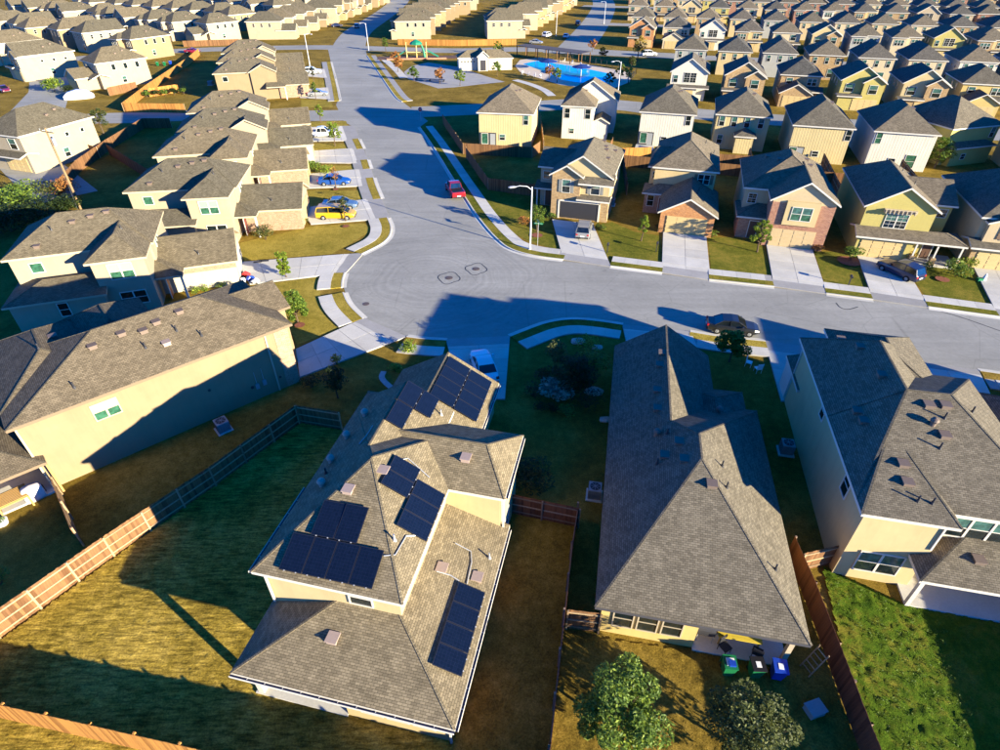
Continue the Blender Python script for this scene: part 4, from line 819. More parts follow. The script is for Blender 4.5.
for j_ in range(0, 8):
    for i_ in range(-6, 13):
        if j_ == 0 and i_ < 3: continue
        bx, by = -101 + i_ * -11.8 + j_ * 14.5, 156 + i_ * 7.4 + j_ * 27; ang = -39 if j_ % 2 == 0 else 141; fx, fy = (bx, by) if j_ % 2 == 0 else (bx + 8, by + 10)
        cx, cy = fx + 6 * math.sin(R(-ang)), fy + 6 * math.cos(R(ang))
        if cx > -92 - (cy - 200) * .03 or not in_frame(fx, fy, 5) or near_line((cx, cy), park_road, 13) or cy < 172 or near_line((cx, cy), [(-124.6, 167.5), (-112.5, 197), (-104, 206)], 17): continue
        c2 = rowc.get(j_, 0); rowc[j_] = c2 + 1
        wm = rg.choice(['wall_butter_sun', 'wall_ivory_sun', 'wall_ivory_sun', 'wall_tan', 'wall_ivory_sun']); t = rg.choice([0, 1, 3, 4, 2])
        far_house(t, wm, fx, fy, ang + rg.uniform(-3, 3), '%s house, %s from right in the %s row of the upper left suburb' % (WALLC[wm], ORD[c2], ORD[j_]), 'houses in the upper left background', 'shingle_olive')
# block between the two far streets and the lots left of the far street
for nm, x0, y0, dx, dy, num, ang, sp, gpn in [('right of the far left street', -39, 245, .10, .995, 13, -84, 11.5, 'houses on the far left street'), ('left of the far middle street', 8, 248, .25, .97, 12, 97, 11.8, 'houses on the far middle street'), ('left of the far left street', -74, 246, .08, .997, 13, 95, 11.8, 'houses across the far left street')]:
    for i_ in range(num):
        x, y = x0 + dx * sp * i_, y0 + dy * sp * i_
        if not in_frame(x, y): continue
        wm = 'wall_ivory_sun' if i_ == 0 else rg.choice(['wall_butter_sun', 'wall_ivory_sun', 'wall_butter_sun', 'wall_ivory_sun', 'brick_tan']); far_house(rg.choice([0, 1, 2, 3, 0]), wm, x, y, ang, '%s house, %s from the park, row %s' % (WALLC[wm], ORD[i_], nm), gpn, 'shingle_olive')

# ---------------------------------------------------------------- vehicles (x forward, length along x)
WHEEL = {}
def wheel(parent, x, y, r, side):
    k_ = round(r, 2)
    if k_ not in WHEEL:
        t = MB(); t.tube([(0, -.11, 0), (0, -.10, 0), (0, .10, 0), (0, .11, 0)], [r * .86, r, r, r * .86], 'tyre', 18); h = MB(); h.tube([(0, -.115, 0), (0, -.06, 0), (0, .06, 0), (0, .115, 0)], [r * .52, r * .4, r * .4, r * .52], 'ac_grey', 12)
        for a in range(5):
            q = a * 2 * math.pi / 5
            for sy in (-.118, .118): h.bar((0, sy, 0), (math.cos(q) * r * .5, sy, math.sin(q) * r * .5), .04, .012, 'ac_grey')
        WHEEL[k_] = (t.mesh('tyre'), h.mesh('rim'))
    w = inst('wheel', WHEEL[k_][0], parent, (x, y, r)); inst('rim', WHEEL[k_][1], w); return w
def loft(mb, st, mat):
    """st: (x, half width bottom, half width top, z0, z1); shoulders rounded"""
    rings = []
    for x, wb, wt, z0, z1 in st:
        h = z1 - z0; pr = [(-wb * .92, z0), (-wb, z0 + h * .18), (-wb, z0 + h * .62), (-wt, z1 - h * .08), (-wt * .86, z1), (wt * .86, z1), (wt, z1 - h * .08), (wb, z0 + h * .62), (wb, z0 + h * .18), (wb * .92, z0)]
        rings.append([len(mb.v) + i for i in range(10)]); mb.v += [(x, y, z) for y, z in pr]
    k_ = mb.mi(mat)
    for a, b in zip(rings, rings[1:]):
        for i in range(10): j = (i + 1) % 10; mb.f.append((a[i], a[j], b[j], b[i])); mb.m.append(k_)
    mb.f.append(tuple(rings[0])); mb.m.append(k_); mb.f.append(tuple(rings[-1][::-1])); mb.m.append(k_)
CARS = dict(
 sedan=dict(L=4.75, w=.90, r=.33, body=[(-2.37, .62, .60, .45, .82), (-2.25, .80, .76, .30, .95), (-1.5, .90, .84, .24, .97), (0, .91, .85, .22, .96), (1.0, .91, .84, .22, .92), (1.9, .86, .78, .26, .80), (2.28, .70, .64, .34, .68), (2.37, .55, .5, .42, .60)],
   cab=[(-1.75, .94), (-1.05, 1.38), (-.2, 1.45), (.35, 1.40), (1.15, .93)]),
 suv=dict(L=4.7, w=.93, r=.36, body=[(-2.35, .78, .74, .42, .98), (-2.28, .88, .84, .34, 1.06), (-1.4, .93, .88, .28, 1.06), (0, .94, .88, .26, 1.06), (1.1, .93, .87, .28, 1.04), (2.0, .88, .80, .32, .95), (2.3, .74, .68, .4, .82), (2.35, .6, .55, .46, .72)],
   cab=[(-2.25, 1.05), (-1.95, 1.62), (-.6, 1.72), (.35, 1.66), (1.15, 1.05)]),
 van=dict(L=5.1, w=.98, r=.35, body=[(-2.55, .85, .82, .40, 1.0), (-2.48, .95, .90, .32, 1.08), (-1.4, .98, .93, .28, 1.08), (0, .98, .93, .26, 1.08), (1.3, .97, .9, .28, 1.04), (2.1, .9, .82, .32, .90), (2.5, .74, .68, .4, .76), (2.55, .6, .55, .46, .68)],
   cab=[(-2.48, 1.06), (-2.25, 1.66), (-.6, 1.76), (.75, 1.66), (1.75, 1.0)]),
 pickup=dict(L=5.6, w=.98, r=.39, body=[(-2.8, .9, .86, .5, 1.0), (-2.75, .97, .93, .42, 1.08), (-.6, .98, .93, .36, 1.08), (.4, .98, .93, .36, 1.1), (1.3, .97, .91, .36, 1.1), (2.4, .94, .86, .38, 1.04), (2.75, .84, .78, .44, .94), (2.8, .7, .66, .5, .84)],
   cab=[(-.75, 1.08), (-.6, 1.72), (.2, 1.80), (.75, 1.74), (1.45, 1.08)]))
def vehicle(kind, px, head, paint, label, cat, group=None, open_hatch=False, at=None):
    s = CARS[kind]; x, y = at or gp(*px); e = empty({'sedan': 'sedan', 'suv': 'suv_car', 'van': 'minivan', 'pickup': 'pickup_truck'}[kind], (x, y, .03 if at else .03), R(head)); tag(e, label, cat, group)
    b = MB(); loft(b, s['body'], paint); b.build('body', e, smooth=False)
    cab = s['cab']; w = s['w'] * .88; g = MB(); zt = cab[2][1]
    ring = []
    for (x_, z_) in cab:
        f = (z_ - cab[0][1]) / (zt - cab[0][1]); ww = w * (1 - .17 * f); ring.append([(x_, -ww, z_ - .02), (x_, ww, z_ - .02)])
    gm = 'glass_car'
    side = [r_[0] for r_ in ring]; g.poly(side, gm); g.poly([r_[1] for r_ in ring][::-1], gm)
    for a, b2 in zip(ring, ring[1:]): g.poly([a[0], a[1], b2[1], b2[0]], gm)
    g.build('cabin_glass', e)
    rf = MB(); r1, r2, r3 = ring[1], ring[2], ring[3]; up = .025
    for a, b2 in ((r1, r2), (r2, r3)):
        rf.poly([(p[0], p[1], p[2] + up) for p in (a[0], b2[0], b2[1], a[1])], paint)
        for i in (0, 1): rf.poly([(a[i][0], a[i][1] * 1.015, a[i][2] + up), (b2[i][0], b2[i][1] * 1.015, b2[i][2] + up), (b2[i][0], b2[i][1] * 1.03, b2[i][2] - .07), (a[i][0], a[i][1] * 1.03, a[i][2] - .07)], paint)
    for a, b2 in ((ring[0], ring[1]), (ring[3], ring[4])):
        for i in (0, 1): rf.bar(Vector(a[i]) * 1.0, Vector(b2[i]) * 1.0, .07, .06, paint)
    for i in (0, 1):
        q = 1.0; xm = (ring[1][0][0] + ring[3][0][0]) / 2; rf.bar((xm, ring[0][i][1] * 1.01, cab[0][1] - .02), (xm, ring[2][i][1] * 1.02, zt - .02), .05, .08, paint)
    rf.build('roof_panel', e)
    for xx in (-s['L'] * .30, s['L'] * .31):
        for sg in (-1, 1): wheel(e, xx, sg * (s['w'] - .10), s['r'], sg)
    zl = s['body'][-2][4]
    for sg in (-1, 1):
        m = MB(); m.box(s['L'] / 2 - .32, s['L'] / 2 - .06, sg * s['w'] * .62 - .15, sg * s['w'] * .62 + .15, zl - .2, zl - .03, 'lamp_clear'); m.build('headlight', e)
        m = MB(); m.box(-s['L'] / 2 - .012, -s['L'] / 2 + .16, sg * s['w'] * .72 - .12, sg * s['w'] * .72 + .12, .74, .93, 'lamp_red'); m.build('tail_light', e)
        m = MB(); m.box(cab[3][0] + .35, cab[3][0] + .5, sg * (s['w'] + .08) - .1, sg * (s['w'] + .08) + .1, cab[0][1] - .02, cab[0][1] + .14, paint); m.build('mirror', e)
    m = MB(); m.box(-s['L'] / 2 - .03, -s['L'] / 2 + .1, -s['w'] * .8, s['w'] * .8, .36, .52, 'plastic_black'); m.box(s['L'] / 2 - .1, s['L'] / 2 + .02, -s['w'] * .7, s['w'] * .7, .34, .5, 'plastic_black'); m.build('bumper', e)
    m = MB(); m.box(-s['L'] / 2 - .035, -s['L'] / 2 - .01, -.26, .26, .56, .7, 'plastic_white'); m.build('number_plate', e)
    if kind == 'pickup':
        m = MB(); m.box(-2.68, -.85, -.78, .78, 1.06, 1.092, 'plastic_black'); m.box(-2.72, -2.64, -.85, .85, 1.05, 1.14, paint)
        for sg in (-1, 1): m.box(-2.7, -.8, sg * .88 - .06, sg * .88 + .06, 1.05, 1.14, paint)
        m.build('cargo_bed', e)
    return e
vehicle('sedan', (731, 331), -12, 'paint_black', 'black sedan parked at the kerb in front of the palm-like tree', 'car')
vehicle('sedan', (484, 371), 104, 'paint_white', 'white car in blue shade on the drive of the solar-panelled house', 'car')
vehicle('pickup', (455, 194), 106, 'paint_red', 'red pickup truck parked at the kerb of the main street', 'pickup truck')
vehicle('suv', (583.5, 234), 78, 'paint_silver', 'silver-grey car with red tail lights in front of the open garage', 'car')
vehicle('suv', (898, 275), 116, 'paint_navy', 'dark navy car standing on the drive of the olive yellow house', 'car')
vehicle('van', (337, 218), 0, 'paint_yellow', 'bright yellow minivan on the drive at the left', 'van')
vehicle('sedan', (341, 208), 2, 'paint_bluegrey', 'blue-grey car half hidden behind the yellow minivan', 'car')
vehicle('sedan', (335, 184.5), 3, 'paint_blue', 'bright blue sedan on the drive above the yellow minivan', 'car')
vehicle('pickup', (322, 137), 8, 'paint_white', 'white pickup truck on the drive beside the side street', 'pickup truck')
vehicle('sedan', (318, 96), 14, 'paint_silver', 'silver sedan on a drive past the side street', 'car')
vehicle('suv', (313, 74), 14, 'paint_white', 'white car on the drive beyond the silver sedan', 'car')
vehicle('sedan', (85, 134), -40, 'paint_maroon', 'dark red car beside the garage of the pale corner house', 'car'); vehicle('sedan', (193, 53), 5, 'paint_maroon', 'magenta car on the far cross street at the left', 'car')
vehicle('suv', (578, 110), 10, 'paint_navy', 'dark car in shade on the street behind the second row', 'car'); vehicle('suv', (357, 28), 100, 'paint_silver', 'pale car at the kerb of the far left street', 'car'); vehicle('sedan', (337, 27), 20, 'paint_navy', 'dark blue car on a drive of the far left street', 'car')
vehicle('van', (547, 37), 60, 'paint_white', 'white van on the drive at the far street corner', 'van'); vehicle('sedan', (536, 44), -10, 'paint_silver', 'silver car on the road behind the pool pergola', 'car'); vehicle('sedan', (566, 38), 75, 'paint_white', 'white car in shade on the far middle street', 'car'); vehicle('suv', (578, 25), 75, 'paint_navy', 'dark car farthest up the far middle street', 'car'); vehicle('suv', (649, 56), 5, 'paint_white', 'white car beside the autumn tree near the pool', 'car'); vehicle('sedan', (5, 92), -40, 'paint_maroon', 'dark red car at the left edge beside a garage', 'car')

# ---------------------------------------------------------------- trees and shrubs
def leaves(mb, rnd, centers, n, size, mat, flat=.5):
    k_ = mb.mi(mat)
    for i in range(n):
        cx, cy, cz, cr = centers[rnd.randrange(len(centers))]
        while True:
            a, b, c = rnd.uniform(-1, 1), rnd.uniform(-1, 1), rnd.uniform(-1, 1); d = a * a + b * b + c * c
            if d <= 1: break
        q = rnd.uniform(.75, 1.0) / max(math.sqrt(d), .05) if rnd.random() < .55 else 1.0
        p = Vector((cx + a * cr * q, cy + b * cr * q, cz + c * cr * .8 * q)); s = size * rnd.uniform(.55, 1.3)
        t = Vector((rnd.gauss(0, 1), rnd.gauss(0, 1), rnd.gauss(0, flat))).normalized(); n_ = Vector((rnd.gauss(0, .7), rnd.gauss(0, .7), 1)).normalized(); w = n_.cross(t).normalized(); base = len(mb.v)
        mb.v += [tuple(p - t * s), tuple(p - w * s * .45), tuple(p + t * s), tuple(p + w * s * .45)]; mb.f.append((base, base + 1, base + 2, base + 3)); mb.m.append(k_)
def tree(px, h, r, label, cat='tree', leaf='leaf_green', n=700, size=.16, trunk=.3, group=None, shape='round', seed=None, at=None, name='tree'):
    rnd = random.Random(seed if seed is not None else hash(label) % 9999 if False else sum(map(ord, label))); x, y = at or gp(*px); e = empty(name, (x, y, 0)); tag(e, label, cat, group)
    t = MB(); zt = h * trunk; tr = max(.04, h * .022); lean = (rnd.uniform(-.1, .1), rnd.uniform(-.1, .1))
    t.tube([(0, 0, -.05), (lean[0] * .3, lean[1] * .3, zt * .5), (lean[0], lean[1], zt), (lean[0] * 1.5, lean[1] * 1.5, h * .8)], [tr * 1.35, tr, tr * .85, tr * .25], 'bark', 8)
    cl = []; n = int(n * (1.0 if n > 5000 else 1.9)); size = size * (.95 if n > 5000 else .78); nc = 26 if n > 5000 else (18 if n > 1500 else 12)
    for i in range(nc):
        a = i * 2.399 + rnd.uniform(-.4, .4); f = (i + .5) / nc; z = zt + (h - zt) * (.12 + .78 * f)
        prof = {'round': math.sin(math.pi * min(1, .18 + .74 * f)) ** .7, 'cone': 1.05 - .9 * f, 'column': .8 - .3 * f}[shape]
        rr = r * prof * rnd.uniform(.30, .92); p = (lean[0] + math.cos(a) * rr, lean[1] + math.sin(a) * rr, z); cl.append((*p, r * rnd.uniform(.16, .44) * (.6 + .4 * prof)))
        z0 = zt + (z - zt) * .35; t.tube([(lean[0], lean[1], z0), tuple((Vector((lean[0], lean[1], z0)) * .45 + Vector(p) * .55) + Vector((0, 0, -.05 * h * .3))), p], [tr * .5, tr * .33, tr * .12], 'bark', 5, False)
    t.build('trunk', e, uv=False); c = MB(); leaves(c, rnd, cl, n, size, leaf); c.build('crown', e, uv=False); return e
def shrub(px, h, r, label, leaf='leaf_green', n=260, size=.11, group=None, name='shrub', at=None, cat='shrub'):
    rnd = random.Random(sum(map(ord, label)) + 3); x, y = at or gp(*px); e = empty(name, (x, y, 0)); tag(e, label, cat, group); t = MB(); cl = []
    for i in range(7):
        a = i * 2.4; rr = r * (.0 if i == 0 else rnd.uniform(.35, .65)); p = (math.cos(a) * rr, math.sin(a) * rr, h * rnd.uniform(.45, .7)); cl.append((*p, min(r * .5, h * .45))); t.tube([(0, 0, 0), p], [.025, .008], 'bark', 4, False)
    t.build('stem', e, uv=False); c = MB(); leaves(c, rnd, cl, n, size, leaf); c.build('foliage', e, uv=False); return e
tree(None, 4.1, 2.05, 'bright green leafy tree in the near backyard by the wooden fence', at=gp(621, 706, 2.3), n=11000, size=.10, trunk=.14, leaf='leaf_green')
tree(None, 3.7, 1.95, 'olive grey-green tree at the bottom edge below the wheelie bins', at=gp(748, 731, 2.0), n=10000, size=.09, trunk=.14, leaf='leaf_olive')
tree((729, 362), 3.0, 1.35, 'dark spiky tree beside the black sedan', n=2600, size=.17, leaf='leaf_green', trunk=.35)
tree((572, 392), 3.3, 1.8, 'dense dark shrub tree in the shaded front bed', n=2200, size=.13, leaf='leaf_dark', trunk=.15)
shrub((556, 376), 4.3, 1.15, 'pale feathery yellow-green bush catching sun in the front bed', 'leaf_olive', 1500, .10); shrub((557, 398), 1.5, 1.5, 'grey spiky agave-like plant in the shaded bed', 'leaf_silver', 700, .2); shrub((588, 350), 1.3, 1.2, 'green shrub beside the white rocks at the pavement', 'leaf_lime', 500, .1)
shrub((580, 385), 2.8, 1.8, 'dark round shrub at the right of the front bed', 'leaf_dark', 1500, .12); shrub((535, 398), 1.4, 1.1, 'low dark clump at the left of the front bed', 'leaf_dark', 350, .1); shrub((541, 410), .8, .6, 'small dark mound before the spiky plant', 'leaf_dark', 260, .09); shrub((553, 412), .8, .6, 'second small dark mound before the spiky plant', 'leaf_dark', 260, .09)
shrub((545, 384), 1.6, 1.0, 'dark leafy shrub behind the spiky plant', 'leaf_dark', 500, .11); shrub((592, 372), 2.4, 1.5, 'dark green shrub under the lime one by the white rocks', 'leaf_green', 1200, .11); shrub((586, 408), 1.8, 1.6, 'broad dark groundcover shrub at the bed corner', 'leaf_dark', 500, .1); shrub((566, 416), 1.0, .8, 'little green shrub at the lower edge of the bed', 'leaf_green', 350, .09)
shrub((532, 490), 2.4, 1.6, 'dark green bush against the side of the solar house', 'leaf_dark', 1200, .12)
tree((338, 398), 3.0, 1.1, 'small tree with a pale plume beside the cream wall', n=900, size=.13, leaf='leaf_dark'); shrub((312, 388), 1.3, 1.0, 'round dark bush at the corner of the cream wall', 'leaf_dark', 500, .1); shrub((396, 372), .9, .7, 'spiky lime plant in the stone-edged bed', 'leaf_lime', 300, .13); shrub((409, 352), 1.0, 1.0, 'lime green bush beside the shaded drive', 'leaf_lime', 450, .12); shrub((337, 365), 1.2, .6, 'wispy pale grass clump at the end of the drive', 'leaf_gold', 200, .12)
tree((287, 278), 3.2, .95, 'slim bright green tree on the concrete drive edge', n=1500, size=.15, leaf='leaf_lime', shape='column', trunk=.12); tree((298, 322), 3.4, 1.5, 'bushy green tree on the gold lawn by the shingled roof', n=2600, size=.15, trunk=.15); shrub((266, 240), 2.0, 1.4, 'round bush at the brick house entrance', 'leaf_olive', 900, .11)
tree((346, 222), 3.4, .8, 'thin young tree in front of the yellow minivan', n=420, size=.13, leaf='leaf_olive', trunk=.35); tree((336, 188), 3.2, .7, 'thin bare-ish tree in front of the blue sedan', n=160, size=.13, leaf='leaf_rust', trunk=.4)
tree((335, 146), 4.2, 1.3, 'lime green tree beside the white pickup', n=900, size=.18, leaf='leaf_lime', trunk=.3); tree((321, 123), 3.6, .9, 'slim lime tree at the side street corner', n=500, size=.18, leaf='leaf_lime'); shrub((314, 172), 2.0, 1.6, 'green hedge bush at the garage of the blue sedan house', 'leaf_green', 700, .15); shrub((326, 174), 1.4, 1.4, 'lower green hedge bush on the lawn above the blue sedan', 'leaf_lime', 500, .14)
tree((316, 100), 3.8, .8, 'thin tree before the silver sedan', n=350, size=.2, leaf='leaf_green', trunk=.4); tree((314, 82), 3.6, .8, 'thin tree between the silver sedan and the white car', n=300, size=.2, leaf='leaf_dark', trunk=.4)
tree((537, 232), 3.6, 1.2, 'leafy tree behind the street name sign', n=900, size=.15, trunk=.25); shrub((524, 224), 1.0, 1.0, 'rusty brown shrub beside the street lamp', 'leaf_rust', 350, .12); shrub((552, 219), .8, .8, 'small green shrub at the left of the open garage', 'leaf_green', 250, .11); shrub((600, 229), .6, 1.0, 'low shrub right of the open garage', 'leaf_green', 250, .1)
tree((641, 241), 3.4, .8, 'slim light green tree on the lawn left of the orange brick garage', n=600, size=.14, leaf='leaf_lime', trunk=.3); shrub((659, 231), .8, .7, 'low dark shrub left of the orange garage', 'leaf_dark', 220, .1); shrub((712, 237), .8, .9, 'low green shrub right of the orange garage', 'leaf_green', 250, .1)
tree((757, 252), 4.2, 1.2, 'bushy yellow-green tree left of the brick garage with the cream bay', n=1100, size=.16, leaf='leaf_lime', trunk=.22); shrub((817, 252), 1.0, .7, 'orange-brown shrub at the right of the tan garage door', 'leaf_rust', 320, .12)
shrub((850, 261), 2.0, 1.1, 'dense green bush in a stone ring by the olive house', 'leaf_green', 800, .12); shrub((909, 262), 1.5, .7, 'dry golden grass clump by the porch', 'leaf_gold', 300, .14); shrub((927, 270), .9, .9, 'low green shrub before the porch', 'leaf_green', 300, .1); shrub((955, 277), 2.0, 1.6, 'spreading green bush on the last lawn', 'leaf_green', 1000, .14); shrub((967, 268), 1.6, 1.0, 'green bush beside the sand coloured garage', 'leaf_lime', 500, .12)
tree((934, 168), 5.0, 1.9, 'round green tree beside the white house of the second row', n=1300, size=.2, trunk=.15)
for i_, px in enumerate([(386, 52), (497, 56), (500, 60), (620, 82), (628, 84)]): tree(px, 4.2, 1.4, ['young tree beside the park junction', 'upper of two small trees near the playground fence', 'small tree between the playground and the road', 'slim tree at the right of the pool', 'lime tree between the pool and the white-roofed house'][i_], n=260, size=.3, leaf=['leaf_green', 'leaf_lime', 'leaf_dark', 'leaf_green', 'leaf_lime'][i_])
for i_, (px, lf, lb) in enumerate([((414, 82), 'leaf_green', 'conical green tree at the parking lot edge'), ((460, 86), 'leaf_lime', 'lime tree at the front of the parking lot'), ((398, 72), 'leaf_rust', 'rusty bush left of the parking lot'), ((396, 65), 'leaf_rust', 'brown bush before the playground'), ((440, 84), 'leaf_rust', 'bare pinkish tree on the parking lot edge'), ((497, 76), 'leaf_green', 'small green tree at the pool house door'), ((557, 83), 'leaf_green', 'lime tree on the near side of the pool'), ((549, 80), 'leaf_rust', 'red flowering bush by the pool fence'), ((592, 52), 'leaf_rust', 'rust coloured tree by the far street corner'), ((602, 60), 'leaf_dark', 'dark slim tree behind the pool'), ((637, 62), 'leaf_gold', 'tall golden autumn tree beside the white car'), ((631, 70), 'leaf_olive', 'yellow-green tree below the autumn tree'), ((609, 88), 'leaf_dark', 'dark tree in shade right of the pool')]):
    tree(px, 3.6 if i_ != 10 else 7, 1.5 if i_ != 10 else 2.4, lb, n=300 if i_ != 10 else 700, size=.32, leaf=lf, trunk=.3)
tree((104, 134), 4.6, 1.7, 'olive tree beside the side street in front of the blue shadow', n=700, size=.24, leaf='leaf_olive', trunk=.35); shrub((55, 92), 3.4, 2.6, 'lime green bushes beside the low garage at the left', 'leaf_lime', 900, .26); shrub((70, 95), 2.2, 1.6, 'dark green bush right of the lime bushes', 'leaf_dark', 500, .22)
for i_ in range(6): shrub((138 + i_ * 9.2, 99 - i_ * .9), 1.9, 1.0, '%s round shrub from the left in the row behind the picket fence' % ORD[i_], 'leaf_green' if i_ % 2 else 'leaf_dark', 260, .2, group='row of shrubs behind the fence')
for i_, (x_, y_, h_) in enumerate([(8, 208, 3.0), (28, 204, 3.4), (50, 200, 2.8), (66, 196, 2.4), (-6, 214, 3)]): shrub((x_, y_), h_, 2.4, ['yellow-green wild thicket by the left edge', 'tallest wild bush below the utility pole lane', 'olive wild bush next to the pole foot', 'brown-green wild bush at the pole foot', 'wild bush cut by the left edge'][i_], ['leaf_olive', 'leaf_lime', 'leaf_olive', 'leaf_rust', 'leaf_olive'][i_], 900, .17)
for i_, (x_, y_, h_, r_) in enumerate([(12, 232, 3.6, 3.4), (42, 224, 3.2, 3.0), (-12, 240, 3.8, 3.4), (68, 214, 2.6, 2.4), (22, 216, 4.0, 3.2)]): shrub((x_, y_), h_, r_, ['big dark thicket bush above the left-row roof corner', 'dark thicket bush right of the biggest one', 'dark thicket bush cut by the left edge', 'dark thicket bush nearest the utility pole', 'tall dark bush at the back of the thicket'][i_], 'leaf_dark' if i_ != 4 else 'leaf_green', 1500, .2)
shrub((2, 585), 1.2, .8, 'small leafy plant at the left edge inside the fence', 'leaf_green', 500, .08)
for i_, (x_, y_) in enumerate([(197, 294), (206, 292), (222, 289)]): shrub((x_, y_), .8, .6, '%s low shrub along the white garage wall' % ORD[i_], 'leaf_lime', 240, .09, group='low shrubs at the white garage wall')
for i_, (x_, y_) in enumerate([(282, 229), (290, 227), (298, 225), (305, 223)]): shrub((x_, y_), .7, .6, '%s low plant along the brick garage bed' % ORD[i_], 'leaf_olive', 200, .09, group='plants along the brick garage bed')
# weeds standing in the right-hand yard: uncounted
wp = gps([(822, 568), (905, 607), (975, 626), (985, 690), (960, 760), (900, 760), (865, 690)]); mb = MB(); rw = random.Random(4); cl = []
while len(cl) < 700:
    x, y = rw.uniform(min(p[0] for p in wp), max(p[0] for p in wp)), rw.uniform(min(p[1] for p in wp), max(p[1] for p in wp)); q_ = rw.random() ** 2
    if inside((x, y), wp): cl.append((x, y, .02 + .08 * q_, .06 + .13 * q_))
leaves(mb, rw, cl, 16000, .04, 'leaf_weed'); tag(mb.build('weeds', uv=False), 'knee-high green weeds behind the right-hand house', 'weeds', kind='stuff')

# ---------------------------------------------------------------- wooden fences
PK = {}
def picket(mat, h):
    k_ = (mat, h)
    if k_ not in PK: m = MB(); m.prism([(-.0705, -.01), (.0705, -.01), (.0705, .01), (-.0705, .01)], 0, h, mat, bottom=True); PK[k_] = m.mesh('picket')
    return PK[k_]
def fence(pts, label, mat='fence_brown', rail='rail_wood', h=1.8, singles=False, rside=1, group='garden fences', post_h=0.0, cap=False):
    e = empty('fence', (*pts[0], 0)); tag(e, label, 'fence', group); ox, oy = pts[0]; rnd = random.Random(sum(map(ord, label))); allp = MB(); nn = 0
    for a, b in zip(pts, pts[1:]):
        d = Vector((b[0] - a[0], b[1] - a[1], 0)); L = d.length; d.normalize(); n = Vector((-d.y, d.x, 0)) * rside; A = Vector((a[0] - ox, a[1] - oy, 0)); rz = math.atan2(d.y, d.x)
        np_ = max(1, round(L / 2.4))
        for i in range(np_ + 1):
            p = A + d * (L * i / np_) + n * .075; m = MB(); m.box(-.05, .05, -.05, .05, 0, h + post_h, rail); m.build('post', e, p, rz)
        for z in (.3, h * .52, h - .2):
            m = MB(); m.bar(A + n * .035 + Vector((0, 0, z)), A + d * L + n * .035 + Vector((0, 0, z)), .045, .09, rail); m.build('rail', e)
        if cap: m = MB(); m.bar(A + Vector((0, 0, h + .02)), A + d * L + Vector((0, 0, h + .02)), .13, .035, rail); m.build('cap_board', e)
        k_ = max(1, round(L / .142)); st_ = L / k_
        for i in range(k_):
            p = A + d * (st_ * (i + .5)); hh = h + rnd.uniform(-.02, .02)
            if singles and nn < 300: o = inst('picket', picket(mat, h), e, p + Vector((0, 0, rnd.uniform(-.02, .02))), rz + rnd.uniform(-.015, .015)); nn += 1
            else:
                q0, q1 = p - d * .0705, p + d * .0705; allp.box(0, 0, 0, 0, 0, 0, mat); v = len(allp.v) - 8; w = n * .01
                allp.v[v:] = [tuple(x_) for x_ in (q0 - w, q1 - w, q1 + w, q0 + w, q0 - w + Vector((0, 0, hh)), q1 - w + Vector((0, 0, hh)), q1 + w + Vector((0, 0, hh)), q0 + w + Vector((0, 0, hh)))]
    if allp.f: o = allp.build('pickets', e, uv=False); o['kind'] = 'stuff'
    return e
fence(gps([(-70, 688), (0, 638), (114, 556), (216, 486), (300, 423), (343, 430)]), 'weathered fence with pale rails climbing from the left edge to the solar house', 'fence_brown', 'rail_wood', singles=True, rside=-1)
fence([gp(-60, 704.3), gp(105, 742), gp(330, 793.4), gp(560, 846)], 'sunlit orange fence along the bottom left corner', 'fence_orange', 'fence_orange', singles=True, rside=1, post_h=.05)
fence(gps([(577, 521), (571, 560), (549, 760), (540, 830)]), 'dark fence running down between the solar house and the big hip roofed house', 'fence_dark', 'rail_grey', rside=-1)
fence(gps([(506, 512), (578, 527)]), 'short dark fence joining the solar house side to the dividing fence', 'fence_dark', 'rail_grey', rside=-1); fence(gps([(566, 628), (598, 632)]), 'short brown fence left of the big hip roofed house', 'fence_brown', 'rail_wood', rside=-1)
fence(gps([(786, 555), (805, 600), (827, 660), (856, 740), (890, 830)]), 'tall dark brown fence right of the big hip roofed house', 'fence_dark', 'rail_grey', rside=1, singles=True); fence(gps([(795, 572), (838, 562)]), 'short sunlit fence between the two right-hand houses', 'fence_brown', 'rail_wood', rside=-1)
def loc_R(u, v): a = R(-12.2); return (19.05 + u * math.cos(a) - v * math.sin(a), 20.10 + u * math.sin(a) + v * math.cos(a))
fence([loc_R(11.75, 2.5), loc_R(11.75, -18)], 'boundary fence just beyond the right edge, shading the weedy yard', 'fence_brown', 'rail_wood')
fence(gps([(62, 496), (83, 547)]), 'thin fence stub running down from the corner of the cream wall', 'fence_brown', 'rail_wood')
fence(gps([(443, 124), (463, 154), (532, 158), (540, 152)]), 'brown fence round the yard of the corner house in the second row', 'fence_brown', 'rail_wood'); fence(gps([(466, 158), (488, 190), (545, 198)]), 'brown fence round the yard left of the open garage house', 'fence_brown', 'rail_wood'); fence(gps([(540, 122), (543, 152)]), 'orange fence between the first two houses of the second row', 'fence_orange', 'rail_wood')
fence(gps([(600, 160), (650, 158)]), 'golden fence piece behind the open garage house', 'fence_orange', 'rail_wood'); fence(gps([(622, 165), (626, 195)]), 'dark fence between the open garage house and the orange brick one', 'fence_dark', 'rail_grey'); fence(gps([(716, 165), (760, 168)]), 'fence behind the brick house with the cream bay', 'fence_brown', 'rail_wood')
